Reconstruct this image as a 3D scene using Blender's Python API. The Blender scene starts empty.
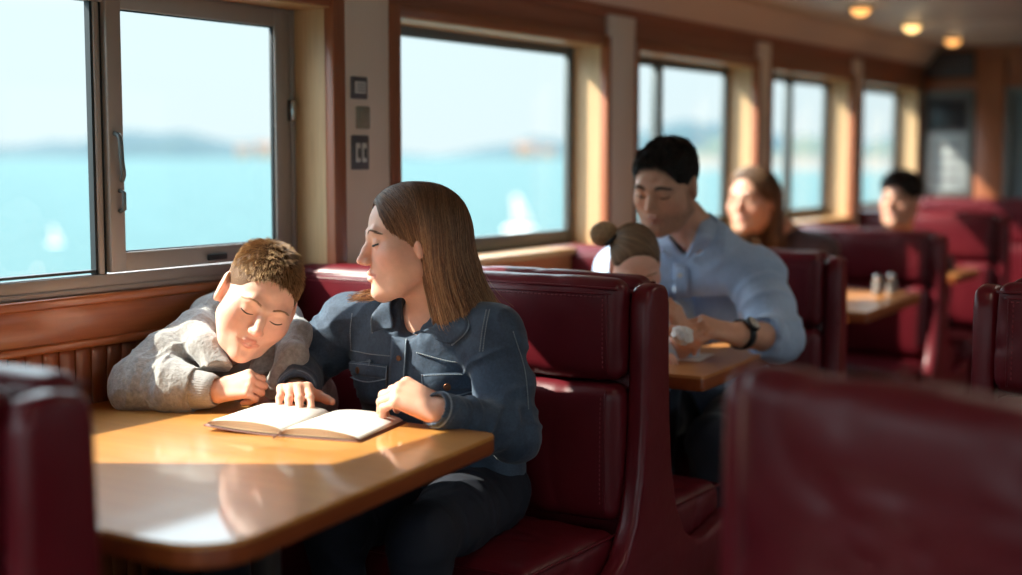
SKY = 3.5
SKY_H = 0.148
SUN = 6.0
SUN_DIR = (0.40, -0.68, -0.68)
FSTOP = 1.2
EXPO = 1.12
FRONT_ROT = 0.36
FILL_Y = (.55, -1.3)
FILL_LAMP = 4.0  # strength of the added, unseen fill downlights
import bpy, bmesh, math, random
import numpy as np
from mathutils import Vector, Matrix, Quaternion
from mathutils.bvhtree import BVHTree

random.seed(7)
SC = bpy.context.scene
COL = SC.collection
PI = math.pi
V = Vector

# ----------------------------------------------------------------- objects
def tag(o, label=None, cat=None, group=None, kind=None):
    if label: o['label'] = label
    if cat: o['category'] = cat
    if group: o['group'] = group
    if kind: o['kind'] = kind
    return o

def empty(name, loc=(0, 0, 0), rz=0.0):
    o = bpy.data.objects.new(name, None)
    o.empty_display_size = 0.1
    o.location = loc
    o.rotation_euler = (0, 0, rz)
    COL.objects.link(o)
    return o

def link_mesh(name, me, mat=None, parent=None, smooth=True):
    o = bpy.data.objects.new(name, me)
    COL.objects.link(o)
    if mat is not None:
        me.materials.append(mat)
    if smooth and len(me.polygons):
        me.polygons.foreach_set('use_smooth', [True] * len(me.polygons))
    if parent is not None:
        o.parent = parent
    return o

def from_bm(name, bm, mat=None, parent=None, smooth=False):
    me = bpy.data.meshes.new(name)
    bmesh.ops.recalc_face_normals(bm, faces=bm.faces[:])
    bm.to_mesh(me)
    bm.free()
    return link_mesh(name, me, mat, parent, smooth)

def from_arrays(name, verts, faces, mat=None, parent=None, smooth=True, colors=None):
    me = bpy.data.meshes.new(name)
    verts = np.asarray(verts, dtype=np.float32)
    faces = np.asarray(faces, dtype=np.int32)
    nf, k = faces.shape
    me.vertices.add(len(verts)); me.vertices.foreach_set('co', verts.ravel())
    me.loops.add(nf * k); me.loops.foreach_set('vertex_index', faces.ravel())
    me.polygons.add(nf)
    me.polygons.foreach_set('loop_start', np.arange(0, nf * k, k, dtype=np.int32))
    me.update(calc_edges=True)
    if colors is not None:
        ca = me.color_attributes.new('tint', 'FLOAT_COLOR', 'POINT')
        c4 = np.ones((len(verts), 4), dtype=np.float32); c4[:, :3] = colors
        ca.data.foreach_set('color', c4.ravel())
    return link_mesh(name, me, mat, parent, smooth)

def bev(o, w=0.004, seg=2, ang=35):
    m = o.modifiers.new('bevel', 'BEVEL')
    m.width = w; m.segments = seg; m.limit_method = 'ANGLE'; m.angle_limit = math.radians(ang)
    m.harden_normals = False
    for p in o.data.polygons: p.use_smooth = True
    return o

def copy_tree(o, parent=None):
    c = o.copy(); COL.objects.link(c)
    if parent is not None: c.parent = parent
    for ch in list(o.children):
        copy_tree(ch, c)
    return c

# ----------------------------------------------------------------- bmesh shapes
def add_box(bm, x0, x1, y0, y1, z0, z1):
    vs = [bm.verts.new((x, y, z)) for x in (x0, x1) for y in (y0, y1) for z in (z0, z1)]
    for f in ((0, 1, 3, 2), (4, 6, 7, 5), (0, 4, 5, 1), (2, 3, 7, 6), (0, 2, 6, 4), (1, 5, 7, 3)):
        bm.faces.new([vs[i] for i in f])

def box(name, x0, x1, y0, y1, z0, z1, mat, parent=None, bw=0.0):
    bm = bmesh.new(); add_box(bm, x0, x1, y0, y1, z0, z1)
    o = from_bm(name, bm, mat, parent)
    if bw: bev(o, bw)
    return o

def tube_arrays(pts, r, seg=6, closed=False, cap=True):
    pts = np.asarray(pts, float); n = len(pts)
    r = np.broadcast_to(np.asarray(r, float), (n,))
    t = np.zeros_like(pts)
    if closed:
        t = np.roll(pts, -1, 0) - np.roll(pts, 1, 0)
    else:
        t[1:-1] = pts[2:] - pts[:-2]; t[0] = pts[1] - pts[0]; t[-1] = pts[-1] - pts[-2]
    t /= np.linalg.norm(t, axis=1, keepdims=True) + 1e-12
    ref = np.array([0, 0, 1.0]) if abs(t[0][2]) < .9 else np.array([1.0, 0, 0])
    a = np.cross(t[0], ref); a /= np.linalg.norm(a)
    vs = []
    for i in range(n):
        a = a - t[i] * (a @ t[i]); a /= np.linalg.norm(a) + 1e-12
        b = np.cross(t[i], a)
        for k in range(seg):
            th = 2 * PI * k / seg
            vs.append(pts[i] + r[i] * (a * math.cos(th) + b * math.sin(th)))
    fs = []
    m = n if closed else n - 1
    for i in range(m):
        j = (i + 1) % n
        for k in range(seg):
            l = (k + 1) % seg
            fs.append((i * seg + k, i * seg + l, j * seg + l, j * seg + k))
    if cap and not closed:
        for base, p in ((0, pts[0]), ((n - 1) * seg, pts[-1])):
            vs.append(p); ci = len(vs) - 1
            for k in range(seg):
                l = (k + 1) % seg
                fs.append((ci, base + k, base + l, base + l))
    return np.array(vs), fs

def tubes(name, paths, r, mat, parent=None, seg=6, closed=False):
    bm = bmesh.new()
    for i, p in enumerate(paths):
        v, f = tube_arrays(p, r if np.isscalar(r) else r[i], seg, closed)
        bv = [bm.verts.new(x) for x in v]
        for q in f:
            q2 = list(dict.fromkeys(q))
            bm.faces.new([bv[k] for k in q2])
    return from_bm(name, bm, mat, parent, True)

def lathe(name, prof, mat, parent=None, seg=24, loc=(0, 0, 0)):
    bm = bmesh.new(); rings = []
    for r, z in prof:
        rings.append([bm.verts.new((loc[0] + max(r, 1e-4) * math.cos(2 * PI * k / seg), loc[1] + max(r, 1e-4) * math.sin(2 * PI * k / seg), loc[2] + z)) for k in range(seg)])
    for a, b in zip(rings[:-1], rings[1:]):
        for k in range(seg):
            l = (k + 1) % seg
            bm.faces.new((a[k], a[l], b[l], b[k]))
    bm.faces.new(rings[0][::-1]); bm.faces.new(rings[-1])
    return from_bm(name, bm, mat, parent, True)

def prism(name, poly, axis, a0, a1, mat, parent=None, bw=0.0, seg=3):
    """poly: list of 2D points; extruded along axis ('x','y','z') from a0 to a1"""
    bm = bmesh.new()
    def P(p, a):
        if axis == 'y': return (p[0], a, p[1])
        if axis == 'x': return (a, p[0], p[1])
        return (p[0], p[1], a)
    A = [bm.verts.new(P(p, a0)) for p in poly]; B = [bm.verts.new(P(p, a1)) for p in poly]
    n = len(poly)
    bm.faces.new(A); bm.faces.new(B[::-1])
    for i in range(n):
        j = (i + 1) % n
        bm.faces.new((A[i], B[i], B[j], A[j]))
    o = from_bm(name, bm, mat, parent)
    if bw: bev(o, bw, seg, 50)
    return o

def bez(p0, p1, p2, p3, n=12):
    out = []
    for i in range(n):
        t = i / (n - 1); s = 1 - t
        out.append(tuple(s**3 * a + 3 * s * s * t * b + 3 * s * t * t * c + t**3 * d for a, b, c, d in zip(p0, p1, p2, p3)))
    return out

def spline(pts, n=24):
    """Catmull-Rom through pts"""
    P = np.asarray(pts, float)
    P = np.vstack([2 * P[0] - P[1], P, 2 * P[-1] - P[-2]])
    m = len(P) - 3
    out = []
    for s in np.linspace(0, m - 1e-6, n):
        i = int(s); t = s - i
        a, b, c, d = P[i:i + 4]
        out.append(.5 * (2 * b + (c - a) * t + (2 * a - 5 * b + 4 * c - d) * t * t + (3 * b - a - 3 * c + d) * t**3))
    return np.array(out)

# ----------------------------------------------------------------- noise (vectorised)
_rng = np.random.RandomState(3)
_PERM = _rng.permutation(256).astype(np.int32)
_VAL = _rng.rand(256).astype(np.float32) * 2 - 1
def vnoise(p):
    """value noise on an (N,3) array, about -1..1"""
    p = np.asarray(p, np.float32)
    i = np.floor(p).astype(np.int32); f = p - i
    f = f * f * (3 - 2 * f)
    out = 0
    for dx in (0, 1):
        hx = _PERM[(i[:, 0] + dx) & 255]; wx = f[:, 0] if dx else 1 - f[:, 0]
        for dy in (0, 1):
            hy = _PERM[(hx + i[:, 1] + dy) & 255]; wy = f[:, 1] if dy else 1 - f[:, 1]
            for dz in (0, 1):
                h = _VAL[_PERM[(hy + i[:, 2] + dz) & 255]]; wz = f[:, 2] if dz else 1 - f[:, 2]
                out = out + h * wx * wy * wz
    return out

# ----------------------------------------------------------------- signed distance bodies
class Prim:
    """kind: cap (round cone a-b), ell (ellipsoid), box (rounded box). op: 'u' union, 's' subtract. k: blend"""
    def __init__(s, kind, k=0.01, op='u', **q):
        s.kind = kind; s.k = k; s.op = op; s.q = q
    def d(s, p):
        q = s.q
        if s.kind == 'cap':
            a = np.asarray(q['a'], np.float32); ab = np.asarray(q['b'], np.float32) - a
            L = float(ab @ ab) + 1e-12
            t = np.clip((p - a) @ ab / L, 0, 1)
            r = q['ra'] + (q['rb'] - q['ra']) * t
            dd = p - a - t[:, None] * ab
            return np.sqrt((dd * dd).sum(1)) - r
        c = np.asarray(q['c'], np.float32); l = p - c
        R = q.get('R')
        if R is not None: l = l @ np.asarray(R, np.float32)
        r = np.asarray(q['r'], np.float32)
        if s.kind == 'ell':
            k0 = np.sqrt(((l / r) ** 2).sum(1)); k1 = np.sqrt(((l / (r * r)) ** 2).sum(1)) + 1e-9
            return np.where(k0 < 1e-3, -r.min(), k0 * (k0 - 1) / k1)
        rr = q.get('rr', .005)
        w = np.abs(l) - (r - rr)
        return np.sqrt((np.maximum(w, 0) ** 2).sum(1)) + np.minimum(w.max(1), 0) - rr

def smin(a, b, k):
    h = np.maximum(k - np.abs(a - b), 0) / k
    return np.minimum(a, b) - h * h * k * .25

class SDF:
    def __init__(s): s.ps = []; s.disp = None; s.damp = 0.0
    def cap(s, a, b, ra, rb=None, k=.01, op='u'):
        s.ps.append(Prim('cap', k, op, a=tuple(a), b=tuple(b), ra=ra, rb=ra if rb is None else rb)); return s
    def chain(s, pts, rs, k=.01, op='u'):
        for i in range(len(pts) - 1): s.cap(pts[i], pts[i + 1], rs[i], rs[i + 1], k, op)
        return s
    def ell(s, c, r, R=None, k=.01, op='u'):
        s.ps.append(Prim('ell', k, op, c=tuple(c), r=tuple(r), R=R)); return s
    def sph(s, c, r, k=.01, op='u'): return s.cap(c, c, r, r, k, op)
    def box(s, c, r, R=None, rr=.005, k=.01, op='u'):
        s.ps.append(Prim('box', k, op, c=tuple(c), r=tuple(r), R=R, rr=rr)); return s
    def moved(s, M):
        """copy of this SDF under a similarity matrix (4x4 mathutils)"""
        o = SDF(); sc = M.to_scale()[0]; R = np.array(M.to_3x3().normalized())
        for p in s.ps:
            q = dict(p.q)
            if p.kind == 'cap':
                q['a'] = tuple(M @ V(q['a'])); q['b'] = tuple(M @ V(q['b'])); q['ra'] *= sc; q['rb'] *= sc
            else:
                q['c'] = tuple(M @ V(q['c'])); q['r'] = tuple(x * sc for x in q['r'])
                q['R'] = R @ (np.array(q['R']) if q.get('R') is not None else np.eye(3))
                if 'rr' in q: q['rr'] *= sc
            o.ps.append(Prim(p.kind, p.k * sc, p.op, **q))
        return o
    def add(s, other): s.ps += other.ps; return s
    def ev(s, p, act=None):
        p = np.asarray(p, np.float32); d = None
        for pr in (s.ps if act is None else act):
            e = pr.d(p)
            if pr.op == 'u':
                d = e if d is None else smin(d, e, pr.k)
            else:
                d = np.full(len(p), 1.0, np.float32) if d is None else -smin(-d, e, pr.k)
        if d is None: d = np.full(len(p), 1.0, np.float32)
        return d
    def full(s, p, act=None):
        d = s.ev(p, act)
        if s.disp is not None: d = d - s.disp(np.asarray(p, np.float32))
        return d
    def grad(s, p, e=.002):
        g = np.zeros_like(p)
        for i in range(3):
            o = np.zeros(3, np.float32); o[i] = e
            g[:, i] = s.ev(p + o) - s.ev(p - o)
        return g / (np.linalg.norm(g, axis=1, keepdims=True) + 1e-9)
    def bounds(s):
        lo = np.full(3, 1e9); hi = -lo
        for p in s.ps:
            if p.op != 'u': continue
            if p.kind == 'cap':
                for c, r in ((p.q['a'], p.q['ra']), (p.q['b'], p.q['rb'])):
                    lo = np.minimum(lo, np.array(c) - r); hi = np.maximum(hi, np.array(c) + r)
            else:
                r = np.linalg.norm(p.q['r']) if p.kind == 'box' else max(p.q['r'])
                lo = np.minimum(lo, np.array(p.q['c']) - r); hi = np.maximum(hi, np.array(p.q['c']) + r)
        return lo, hi
    def mesh(s, h, B=14):
        """naive surface nets on sparse blocks of B^3 cells -> verts, quads"""
        lo, hi = s.bounds(); pad = .02 + s.damp + 2 * h
        lo = lo - pad; hi = hi + pad
        nb = np.ceil((hi - lo) / (h * B)).astype(int)
        gi = np.stack(np.meshgrid(*[np.arange(n) for n in nb], indexing='ij'), -1).reshape(-1, 3)
        cen = (lo + (gi + .5) * h * B).astype(np.float32)
        rad = h * (B + 2) * .87
        dc = s.ev(cen)
        act = gi[np.abs(dc) < rad * 1.6 + s.damp + .012]; cact = (lo + (act + .5) * h * B).astype(np.float32)
        pd = np.stack([np.abs(p.d(cact)) if False else p.d(cact) for p in s.ps], 1)
        dmin = np.min(np.where(np.array([p.op == 'u' for p in s.ps])[None], pd, 9), 1)
        n = B + 2
        loc = np.stack(np.meshgrid(*[np.arange(n)] * 3, indexing='ij'), -1).reshape(-1, 3)
        cv, ck, fq = [], [], []
        S = 1 << 20
        def key(c): return (c[:, 0].astype(np.int64) * S + c[:, 1]) * S + c[:, 2]
        for bi in range(len(act)):
            g0 = act[bi] * B - 1
            ap = [p for j, p in enumerate(s.ps) if pd[bi, j] < max(dmin[bi], 0) + 2 * rad * 1.25 + p.k + .01]
            P = (lo + (g0 + loc) * h).astype(np.float32)
            d = s.full(P, ap).reshape(n, n, n)
            sg = d < 0
            if sg.all() or not sg.any(): continue
            # cells: B+1 per axis, owned cells are all; duplicates removed through unique keys
            c = [sg[a:n - 1 + a, b:n - 1 + b, e:n - 1 + e] for a in (0, 1) for b in (0, 1) for e in (0, 1)]
            cnt = sum(x.astype(np.int8) for x in c)
            mix = np.argwhere((cnt > 0) & (cnt < 8))
            if len(mix):
                acc = np.zeros((len(mix), 3)); num = np.zeros(len(mix))
                for ax in range(3):
                    o1, o2 = [x for x in range(3) if x != ax]
                    for u in (0, 1):
                        for w in (0, 1):
                            q = mix.copy(); q[:, o1] += u; q[:, o2] += w
                            q2 = q.copy(); q2[:, ax] += 1
                            d0 = d[tuple(q.T)]; d1 = d[tuple(q2.T)]
                            m = (d0 < 0) != (d1 < 0)
                            t = np.where(m, d0 / np.where(m, d0 - d1, 1), 0)
                            pos = q.astype(float); pos[:, ax] += t
                            acc += pos * m[:, None]; num += m
                cv.append(lo + (g0 + acc / num[:, None]) * h); ck.append(key(mix + g0 + 16))
            # faces for edges whose low point lies in 1..B
            for ax in range(3):
                o1, o2 = [x for x in range(3) if x != ax]
                sl0 = [slice(1, n - 1)] * 3; sl1 = list(sl0); sl1[ax] = slice(2, n)
                a0 = sg[tuple(sl0)]; a1 = sg[tuple(sl1)]
                e = np.argwhere(a0 != a1)
                if not len(e): continue
                s0 = a0[tuple(e.T)]
                e = e + 1 + g0 + 16
                quad = []
                for u, w in ((0, 0), (-1, 0), (-1, -1), (0, -1)):
                    q = e.copy(); q[:, o1] += u; q[:, o2] += w
                    quad.append(key(q))
                quad = np.stack(quad, 1)
                flip = s0 if ax != 1 else ~s0
                quad[~flip] = quad[~flip][:, ::-1]
                fq.append(quad)
        ck = np.concatenate(ck); cv = np.concatenate(cv); fq = np.concatenate(fq)
        uk, ui = np.unique(ck, return_index=True); cv = cv[ui]
        ix = np.searchsorted(uk, fq); ix = np.minimum(ix, len(uk) - 1)
        ok = (uk[ix] == fq).all(1)
        f = ix[ok]
        used = np.unique(f); rm = np.full(len(cv), -1); rm[used] = np.arange(len(used))
        return cv[used], rm[f]

def sdf_obj(name, sdf, h, mat, parent=None, colors=None, smooth_it=0):
    v, f = sdf.mesh(h)
    col = colors(v) if colors else None
    if parent is not None:
        # parent empties carry only a location
        v = v - np.array(parent_loc(parent))
    o = from_arrays(name, v, f, mat, parent, True, col)
    if smooth_it:
        m = o.modifiers.new('smooth', 'SMOOTH'); m.factor = .5; m.iterations = smooth_it
    return o

def parent_loc(o):
    l = V((0, 0, 0))
    while o is not None:
        l = l + V(o.location); o = o.parent
    return l

# ----------------------------------------------------------------- materials
def s2l(c):
    return tuple((x / 12.92 if x <= .04045 else ((x + .055) / 1.055) ** 2.4) for x in c)
def rgb(r, g, b):
    return s2l((r / 255, g / 255, b / 255)) + (1,)

class MatB:
    def __init__(s, name):
        m = bpy.data.materials.new(name); m.use_nodes = True
        s.m = m; s.t = m.node_tree; s.b = s.t.nodes['Principled BSDF']; s.out = s.t.nodes['Material Output']
    def n(s, typ, **kw):
        x = s.t.nodes.new(typ)
        for k, v in kw.items():
            if k in x.inputs and not hasattr(x, k): x.inputs[k].default_value = v
            else: setattr(x, k, v)
        return x
    def l(s, a, b): s.t.links.new(a, b); return s
    def set(s, **kw):
        for k, v in kw.items(): s.b.inputs[k.replace('_', ' ')].default_value = v
        return s
    def coord(s, scale=(1, 1, 1), rot=(0, 0, 0), space='Object'):
        tc = s.n('ShaderNodeTexCoord'); mp = s.n('ShaderNodeMapping')
        mp.inputs['Scale'].default_value = scale; mp.inputs['Rotation'].default_value = rot
        s.l(tc.outputs[space], mp.inputs[0]); return mp.outputs[0]
    def noise(s, vec, scale, detail=4, rough=.55, dist=0):
        x = s.n('ShaderNodeTexNoise'); x.inputs['Scale'].default_value = scale; x.inputs['Detail'].default_value = detail
        x.inputs['Roughness'].default_value = rough; x.inputs['Distortion'].default_value = dist
        s.l(vec, x.inputs['Vector']); return x.outputs['Fac']
    def ramp(s, fac, stops):
        r = s.n('ShaderNodeValToRGB'); e = r.color_ramp.elements
        while len(e) < len(stops): e.new(.5)
        for x, (p, c) in zip(e, stops): x.position = p; x.color = c
        s.l(fac, r.inputs[0]); return r.outputs[0]
    def bump(s, h, strength=.3, dist=.002, normal=None):
        b = s.n('ShaderNodeBump'); b.inputs['Strength'].default_value = strength; b.inputs['Distance'].default_value = dist
        s.l(h, b.inputs['Height'])
        if normal is not None: s.l(normal, b.inputs['Normal'])
        return b.outputs[0]
    def mixc(s, f, a, b, mode='MIX'):
        x = s.n('ShaderNodeMix', data_type='RGBA', blend_type=mode)
        for i, v in ((0, f), (6, a), (7, b)):
            if isinstance(v, (float, int)): x.inputs[i].default_value = v
            elif isinstance(v, tuple): x.inputs[i].default_value = v
            else: s.l(v, x.inputs[i])
        return x.outputs[2]

def plain(name, col, rough=.5, metal=0.0, spec=.5, coat=0.0, emit=None, es=0):
    q = MatB(name); q.set(Base_Color=col, Roughness=rough, Metallic=metal)
    q.b.inputs['Specular IOR Level'].default_value = spec
    q.b.inputs['Coat Weight'].default_value = coat
    nz = q.noise(q.coord(), 40, 3)
    r = q.n('ShaderNodeMapRange'); r.inputs['To Min'].default_value = max(rough - .06, .02); r.inputs['To Max'].default_value = min(rough + .06, 1)
    q.l(nz, r.inputs[0]); q.l(r.outputs[0], q.b.inputs['Roughness'])
    if emit:
        q.set(Emission_Color=emit, Emission_Strength=es)
    return q.m

def wood(name, c1, c2, axis='x', rough=.35, coat=.3, scale=1.0, coat_rough=.12, bands=1.0):
    q = MatB(name)
    sc = {'x': (.6, 9, 9), 'y': (9, .6, 9), 'z': (9, 9, .6)}[axis]
    v = q.coord(tuple(x * scale for x in sc))
    n1 = q.noise(v, 2.2, 6, .6, .6)
    n2 = q.noise(v, 14, 5, .6, .2)
    v2 = q.coord(tuple(x * scale * .3 for x in sc))
    n3 = q.noise(v2, 2.0, 2, .5)
    col = q.ramp(n1, [(.3, c1), (.7, c2)])
    dk = tuple(x * .6 for x in c1[:3]) + (1,)
    g = q.ramp(n2, [(.45, (0, 0, 0, 1)), (.75, (1, 1, 1, 1))])
    m = q.n('ShaderNodeMath', operation='MULTIPLY'); q.l(g, m.inputs[0]); m.inputs[1].default_value = .35 * bands
    col = q.mixc(m.outputs[0], col, dk)
    col = q.mixc(.22, col, q.ramp(n3, [(.3, c1), (.7, c2)]))
    q.l(col, q.b.inputs['Base Color'])
    q.set(Roughness=rough, Coat_Weight=coat, Coat_Roughness=coat_rough)
    q.l(q.bump(n2, .12, .001), q.b.inputs['Normal'])
    return q.m
# ================================================================= materials
M = {}
M['mahogany'] = wood('mahogany', rgb(140, 76, 44), rgb(168, 98, 60), 'x', .45, .2)
M['mahogany_v'] = wood('mahogany_vertical', rgb(140, 76, 44), rgb(170, 98, 60), 'z', .45, .2)
M['wainscot'] = wood('wainscot_wood', rgb(128, 66, 34), rgb(166, 92, 48), 'z', .4, .25)
M['sill'] = wood('sill_wood', rgb(150, 82, 44), rgb(186, 112, 64), 'x', .3, .4)
M['reveal'] = wood('reveal_wood', rgb(194, 156, 112), rgb(212, 176, 132), 'z', .45, .2)
M['reveal_h'] = wood('reveal_wood_level', rgb(176, 128, 78), rgb(206, 160, 106), 'x', .45, .2)
M['frieze'] = wood('frieze_wood', rgb(150, 84, 56), rgb(172, 104, 74), 'x', .6, .0)
M['table'] = wood('varnished_table_wood', rgb(190, 124, 54), rgb(214, 150, 76), 'y', .42, .75, .9, .075, .6)
M['table_far'] = wood('satin_table_wood', rgb(168, 106, 58), rgb(196, 132, 76), 'y', .35, .3, .9, .2, .6)
M['table_edge'] = wood('table_edge_wood', rgb(120, 56, 24), rgb(150, 76, 36), 'x', .35, .5)
M['floor'] = wood('floor_wood', rgb(60, 40, 30), rgb(84, 58, 42), 'x', .4, .2)
M['cream'] = plain('cream_panel_paint', rgb(238, 212, 190), .55)
M['ceiling'] = plain('ceiling_paint', rgb(186, 170, 158), .45)
M['cove'] = plain('cove_paint', rgb(214, 184, 164), .5)
M['alu'] = plain('bronze_grey_aluminium', rgb(160, 151, 144), .42, .15)
M['alu_dark'] = plain('teal_grey_frame', rgb(92, 98, 98), .4, .2)
M['rubber'] = plain('black_rubber_gasket', rgb(24, 32, 36), .5)
M['chrome'] = plain('brushed_steel', rgb(190, 190, 190), .25, 1.0)
M['dark'] = plain('black_plastic', rgb(20, 20, 22), .45)
M['switch_grey'] = plain('grey_switch_plastic', rgb(92, 84, 86), .45)
M['switch_beige'] = plain('beige_switch_plastic', rgb(150, 136, 116), .45)
M['pole'] = plain('grey_steel_pole', rgb(120, 116, 114), .35, .7)
M['paper'] = plain('page_paper', rgb(236, 230, 222), .8)
M['paper_edge'] = plain('page_edge_paper', rgb(214, 196, 168), .8)
M['cover'] = plain('brown_book_cover', rgb(112, 66, 52), .55)
M['napkin'] = plain('white_tissue', rgb(232, 230, 228), .9)
M['bone'] = plain('offwhite_plate', rgb(215, 208, 198), .5)

def leather(name, c1, c2, rough=.36):
    q = MatB(name)
    v = q.coord()
    n1 = q.noise(v, 5, 3)
    col = q.ramp(n1, [(.3, c1), (.72, c2)])
    q.l(col, q.b.inputs['Base Color'])
    vo = q.n('ShaderNodeTexVoronoi', feature='DISTANCE_TO_EDGE'); vo.inputs['Scale'].default_value = 260
    q.l(v, vo.inputs['Vector'])
    n2 = q.noise(v, 22, 4, .6, .5)
    b1 = q.bump(vo.outputs['Distance'], .12, .0006)
    b2 = q.bump(n2, .35, .003, b1)
    q.l(b2, q.b.inputs['Normal'])
    n3 = q.noise(v, 30, 3)
    r = q.n('ShaderNodeMapRange'); r.inputs['To Min'].default_value = rough - .07; r.inputs['To Max'].default_value = rough + .09
    q.l(n3, r.inputs[0]); q.l(r.outputs[0], q.b.inputs['Roughness'])
    q.set(Coat_Weight=.10, Coat_Roughness=.25); q.b.inputs['Specular IOR Level'].default_value = .32
    return q.m
M['leather'] = leather('burgundy_leather', rgb(84, 15, 25), rgb(98, 22, 31))
M['leather_trim'] = leather('burgundy_leather_trim', rgb(88, 16, 26), rgb(102, 23, 33), .32)
M['stitch'] = plain('burgundy_thread', rgb(132, 44, 52), .7)
M['kick'] = wood('bench_plinth_wood', rgb(58, 26, 18), rgb(78, 36, 24), 'y', .5, .1)

def glass_mat(name, tint=(.93, .985, .985, 1)):
    m = bpy.data.materials.new(name); m.use_nodes = True; t = m.node_tree
    t.nodes.remove(t.nodes['Principled BSDF'])
    tr = t.nodes.new('ShaderNodeBsdfTransparent'); tr.inputs[0].default_value = tint
    gl = t.nodes.new('ShaderNodeBsdfGlossy'); gl.inputs['Roughness'].default_value = .02
    lw = t.nodes.new('ShaderNodeLayerWeight'); lw.inputs['Blend'].default_value = .5
    pw = t.nodes.new('ShaderNodeMath'); pw.operation = 'POWER'; pw.inputs[1].default_value = 5; t.links.new(lw.outputs['Facing'], pw.inputs[0])
    fr = t.nodes.new('ShaderNodeMath'); fr.operation = 'MULTIPLY_ADD'; fr.inputs[1].default_value = .6; fr.inputs[2].default_value = .03; t.links.new(pw.outputs[0], fr.inputs[0])
    mx = t.nodes.new('ShaderNodeMixShader')
    t.links.new(fr.outputs[0], mx.inputs[0]); t.links.new(tr.outputs[0], mx.inputs[1]); t.links.new(gl.outputs[0], mx.inputs[2])
    t.links.new(mx.outputs[0], t.nodes['Material Output'].inputs[0])
    return m
M['glass'] = glass_mat('window_glass')

def tinted(name, rough, spec=.5, sss=0.0, bump_scale=None, bump=.2, bdist=.001, sheen=0.0, noise_amt=0.0, nscale=60, coat=0):
    """material whose base colour is the mesh's own 'tint' attribute"""
    q = MatB(name)
    a = q.n('ShaderNodeVertexColor'); a.layer_name = 'tint'
    col = a.outputs['Color']
    v = q.coord()
    if noise_amt:
        n = q.noise(v, nscale, 4)
        f = q.ramp(n, [(.25, (1 - noise_amt,) * 3 + (1,)), (.75, (1 + noise_amt,) * 3 + (1,))])
        col = q.mixc(1.0, col, f, 'MULTIPLY')
    q.l(col, q.b.inputs['Base Color'])
    q.set(Roughness=rough, Sheen_Weight=sheen, Coat_Weight=coat)
    q.b.inputs['Specular IOR Level'].default_value = spec
    if sss:
        q.set(Subsurface_Weight=sss, Subsurface_Radius=(1.0, .35, .2), Subsurface_Scale=.006)
    if bump_scale:
        n = q.noise(v, bump_scale, 5, .6)
        q.l(q.bump(n, bump, bdist), q.b.inputs['Normal'])
    return q.m
M['skin'] = tinted('skin', .48, .4, .18, 380, .12, .0006, noise_amt=.06)
M['hair'] = tinted('hair_strands', .42, .5)
M['hair_base'] = tinted('hair_underlayer', .75, .2)
M['eye_white'] = plain('eye_white', rgb(226, 220, 214), .2)
M['iris'] = plain('dark_iris', rgb(46, 34, 28), .15)
M['lash'] = plain('dark_lashes', rgb(46, 32, 28), .7)

def denim(name, c1, c2, scale=1):
    q = MatB(name); v = q.coord()
    w = q.n('ShaderNodeTexWave', wave_type='BANDS', bands_direction='DIAGONAL'); w.inputs['Scale'].default_value = 260 * scale; w.inputs['Distortion'].default_value = 1.5
    q.l(v, w.inputs['Vector'])
    n1 = q.noise(v, 16, 5, .65, .3); n2 = q.noise(v, 180, 4, .7)
    col = q.ramp(n1, [(.3, c1), (.75, c2)])
    f = q.ramp(n2, [(.3, (.75, .75, .75, 1)), (.72, (1.3, 1.3, 1.3, 1))])
    col = q.mixc(1.0, col, f, 'MULTIPLY')
    q.l(col, q.b.inputs['Base Color']); q.set(Roughness=.82, Sheen_Weight=.15)
    n3 = q.noise(v, 34, 4, .6, .6)
    b1 = q.bump(w.outputs['Fac'], .15, .0006); b2 = q.bump(n3, .5, .004, b1)
    q.l(b2, q.b.inputs['Normal'])
    return q.m
M['denim'] = denim('washed_denim', rgb(38, 51, 70), rgb(68, 86, 106))
M['denim_light'] = denim('faded_denim_edge', rgb(104, 122, 142), rgb(142, 156, 168))
M['thread'] = plain('pale_blue_thread', rgb(150, 158, 164), .8)
M['copper'] = plain('copper_button', rgb(120, 82, 60), .35, .8)

def fabric(name, c1, c2, ns=30, bump_scale=120, bump=.4, bdist=.003, rough=.9, sheen=.2):
    q = MatB(name); v = q.coord()
    n1 = q.noise(v, ns, 4, .6); n2 = q.noise(v, bump_scale, 5, .65)
    col = q.ramp(n1, [(.3, c1), (.72, c2)])
    f = q.ramp(n2, [(.3, (.8, .8, .8, 1)), (.7, (1.15, 1.15, 1.15, 1))])
    q.l(q.mixc(1.0, col, f, 'MULTIPLY'), q.b.inputs['Base Color'])
    q.set(Roughness=rough, Sheen_Weight=sheen)
    q.l(q.bump(n2, bump, bdist), q.b.inputs['Normal'])
    return q.m
M['jeans'] = fabric('dark_navy_denim', rgb(12, 16, 28), rgb(19, 24, 40), 16, 260, .25, .0008, .85, .0)
M['fleece'] = fabric('grey_fleece', rgb(140, 134, 129), rgb(172, 166, 160), 70, 120, .9, .004, .95, .5)
M['rib'] = fabric('grey_rib_knit', rgb(156, 151, 147), rgb(178, 172, 168), 60, 300, .4, .001)
M['tee'] = fabric('grey_tee', rgb(112, 106, 104), rgb(126, 120, 118), 60, 400, .2, .0006)
M['shirt'] = fabric('light_blue_shirt', rgb(158, 182, 214), rgb(178, 200, 228), 12, 300, .2, .0006, .8)
M['trousers'] = fabric('dark_navy_trousers', rgb(22, 27, 40), rgb(30, 35, 50), 20, 300, .2, .0006)
M['top_cream'] = fabric('pale_knit_top', rgb(176, 164, 158), rgb(196, 184, 176), 20, 300, .2, .0006)
M['top_dark'] = fabric('dark_plum_knit', rgb(58, 40, 44), rgb(72, 52, 56), 20, 300, .2, .0006)
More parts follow.
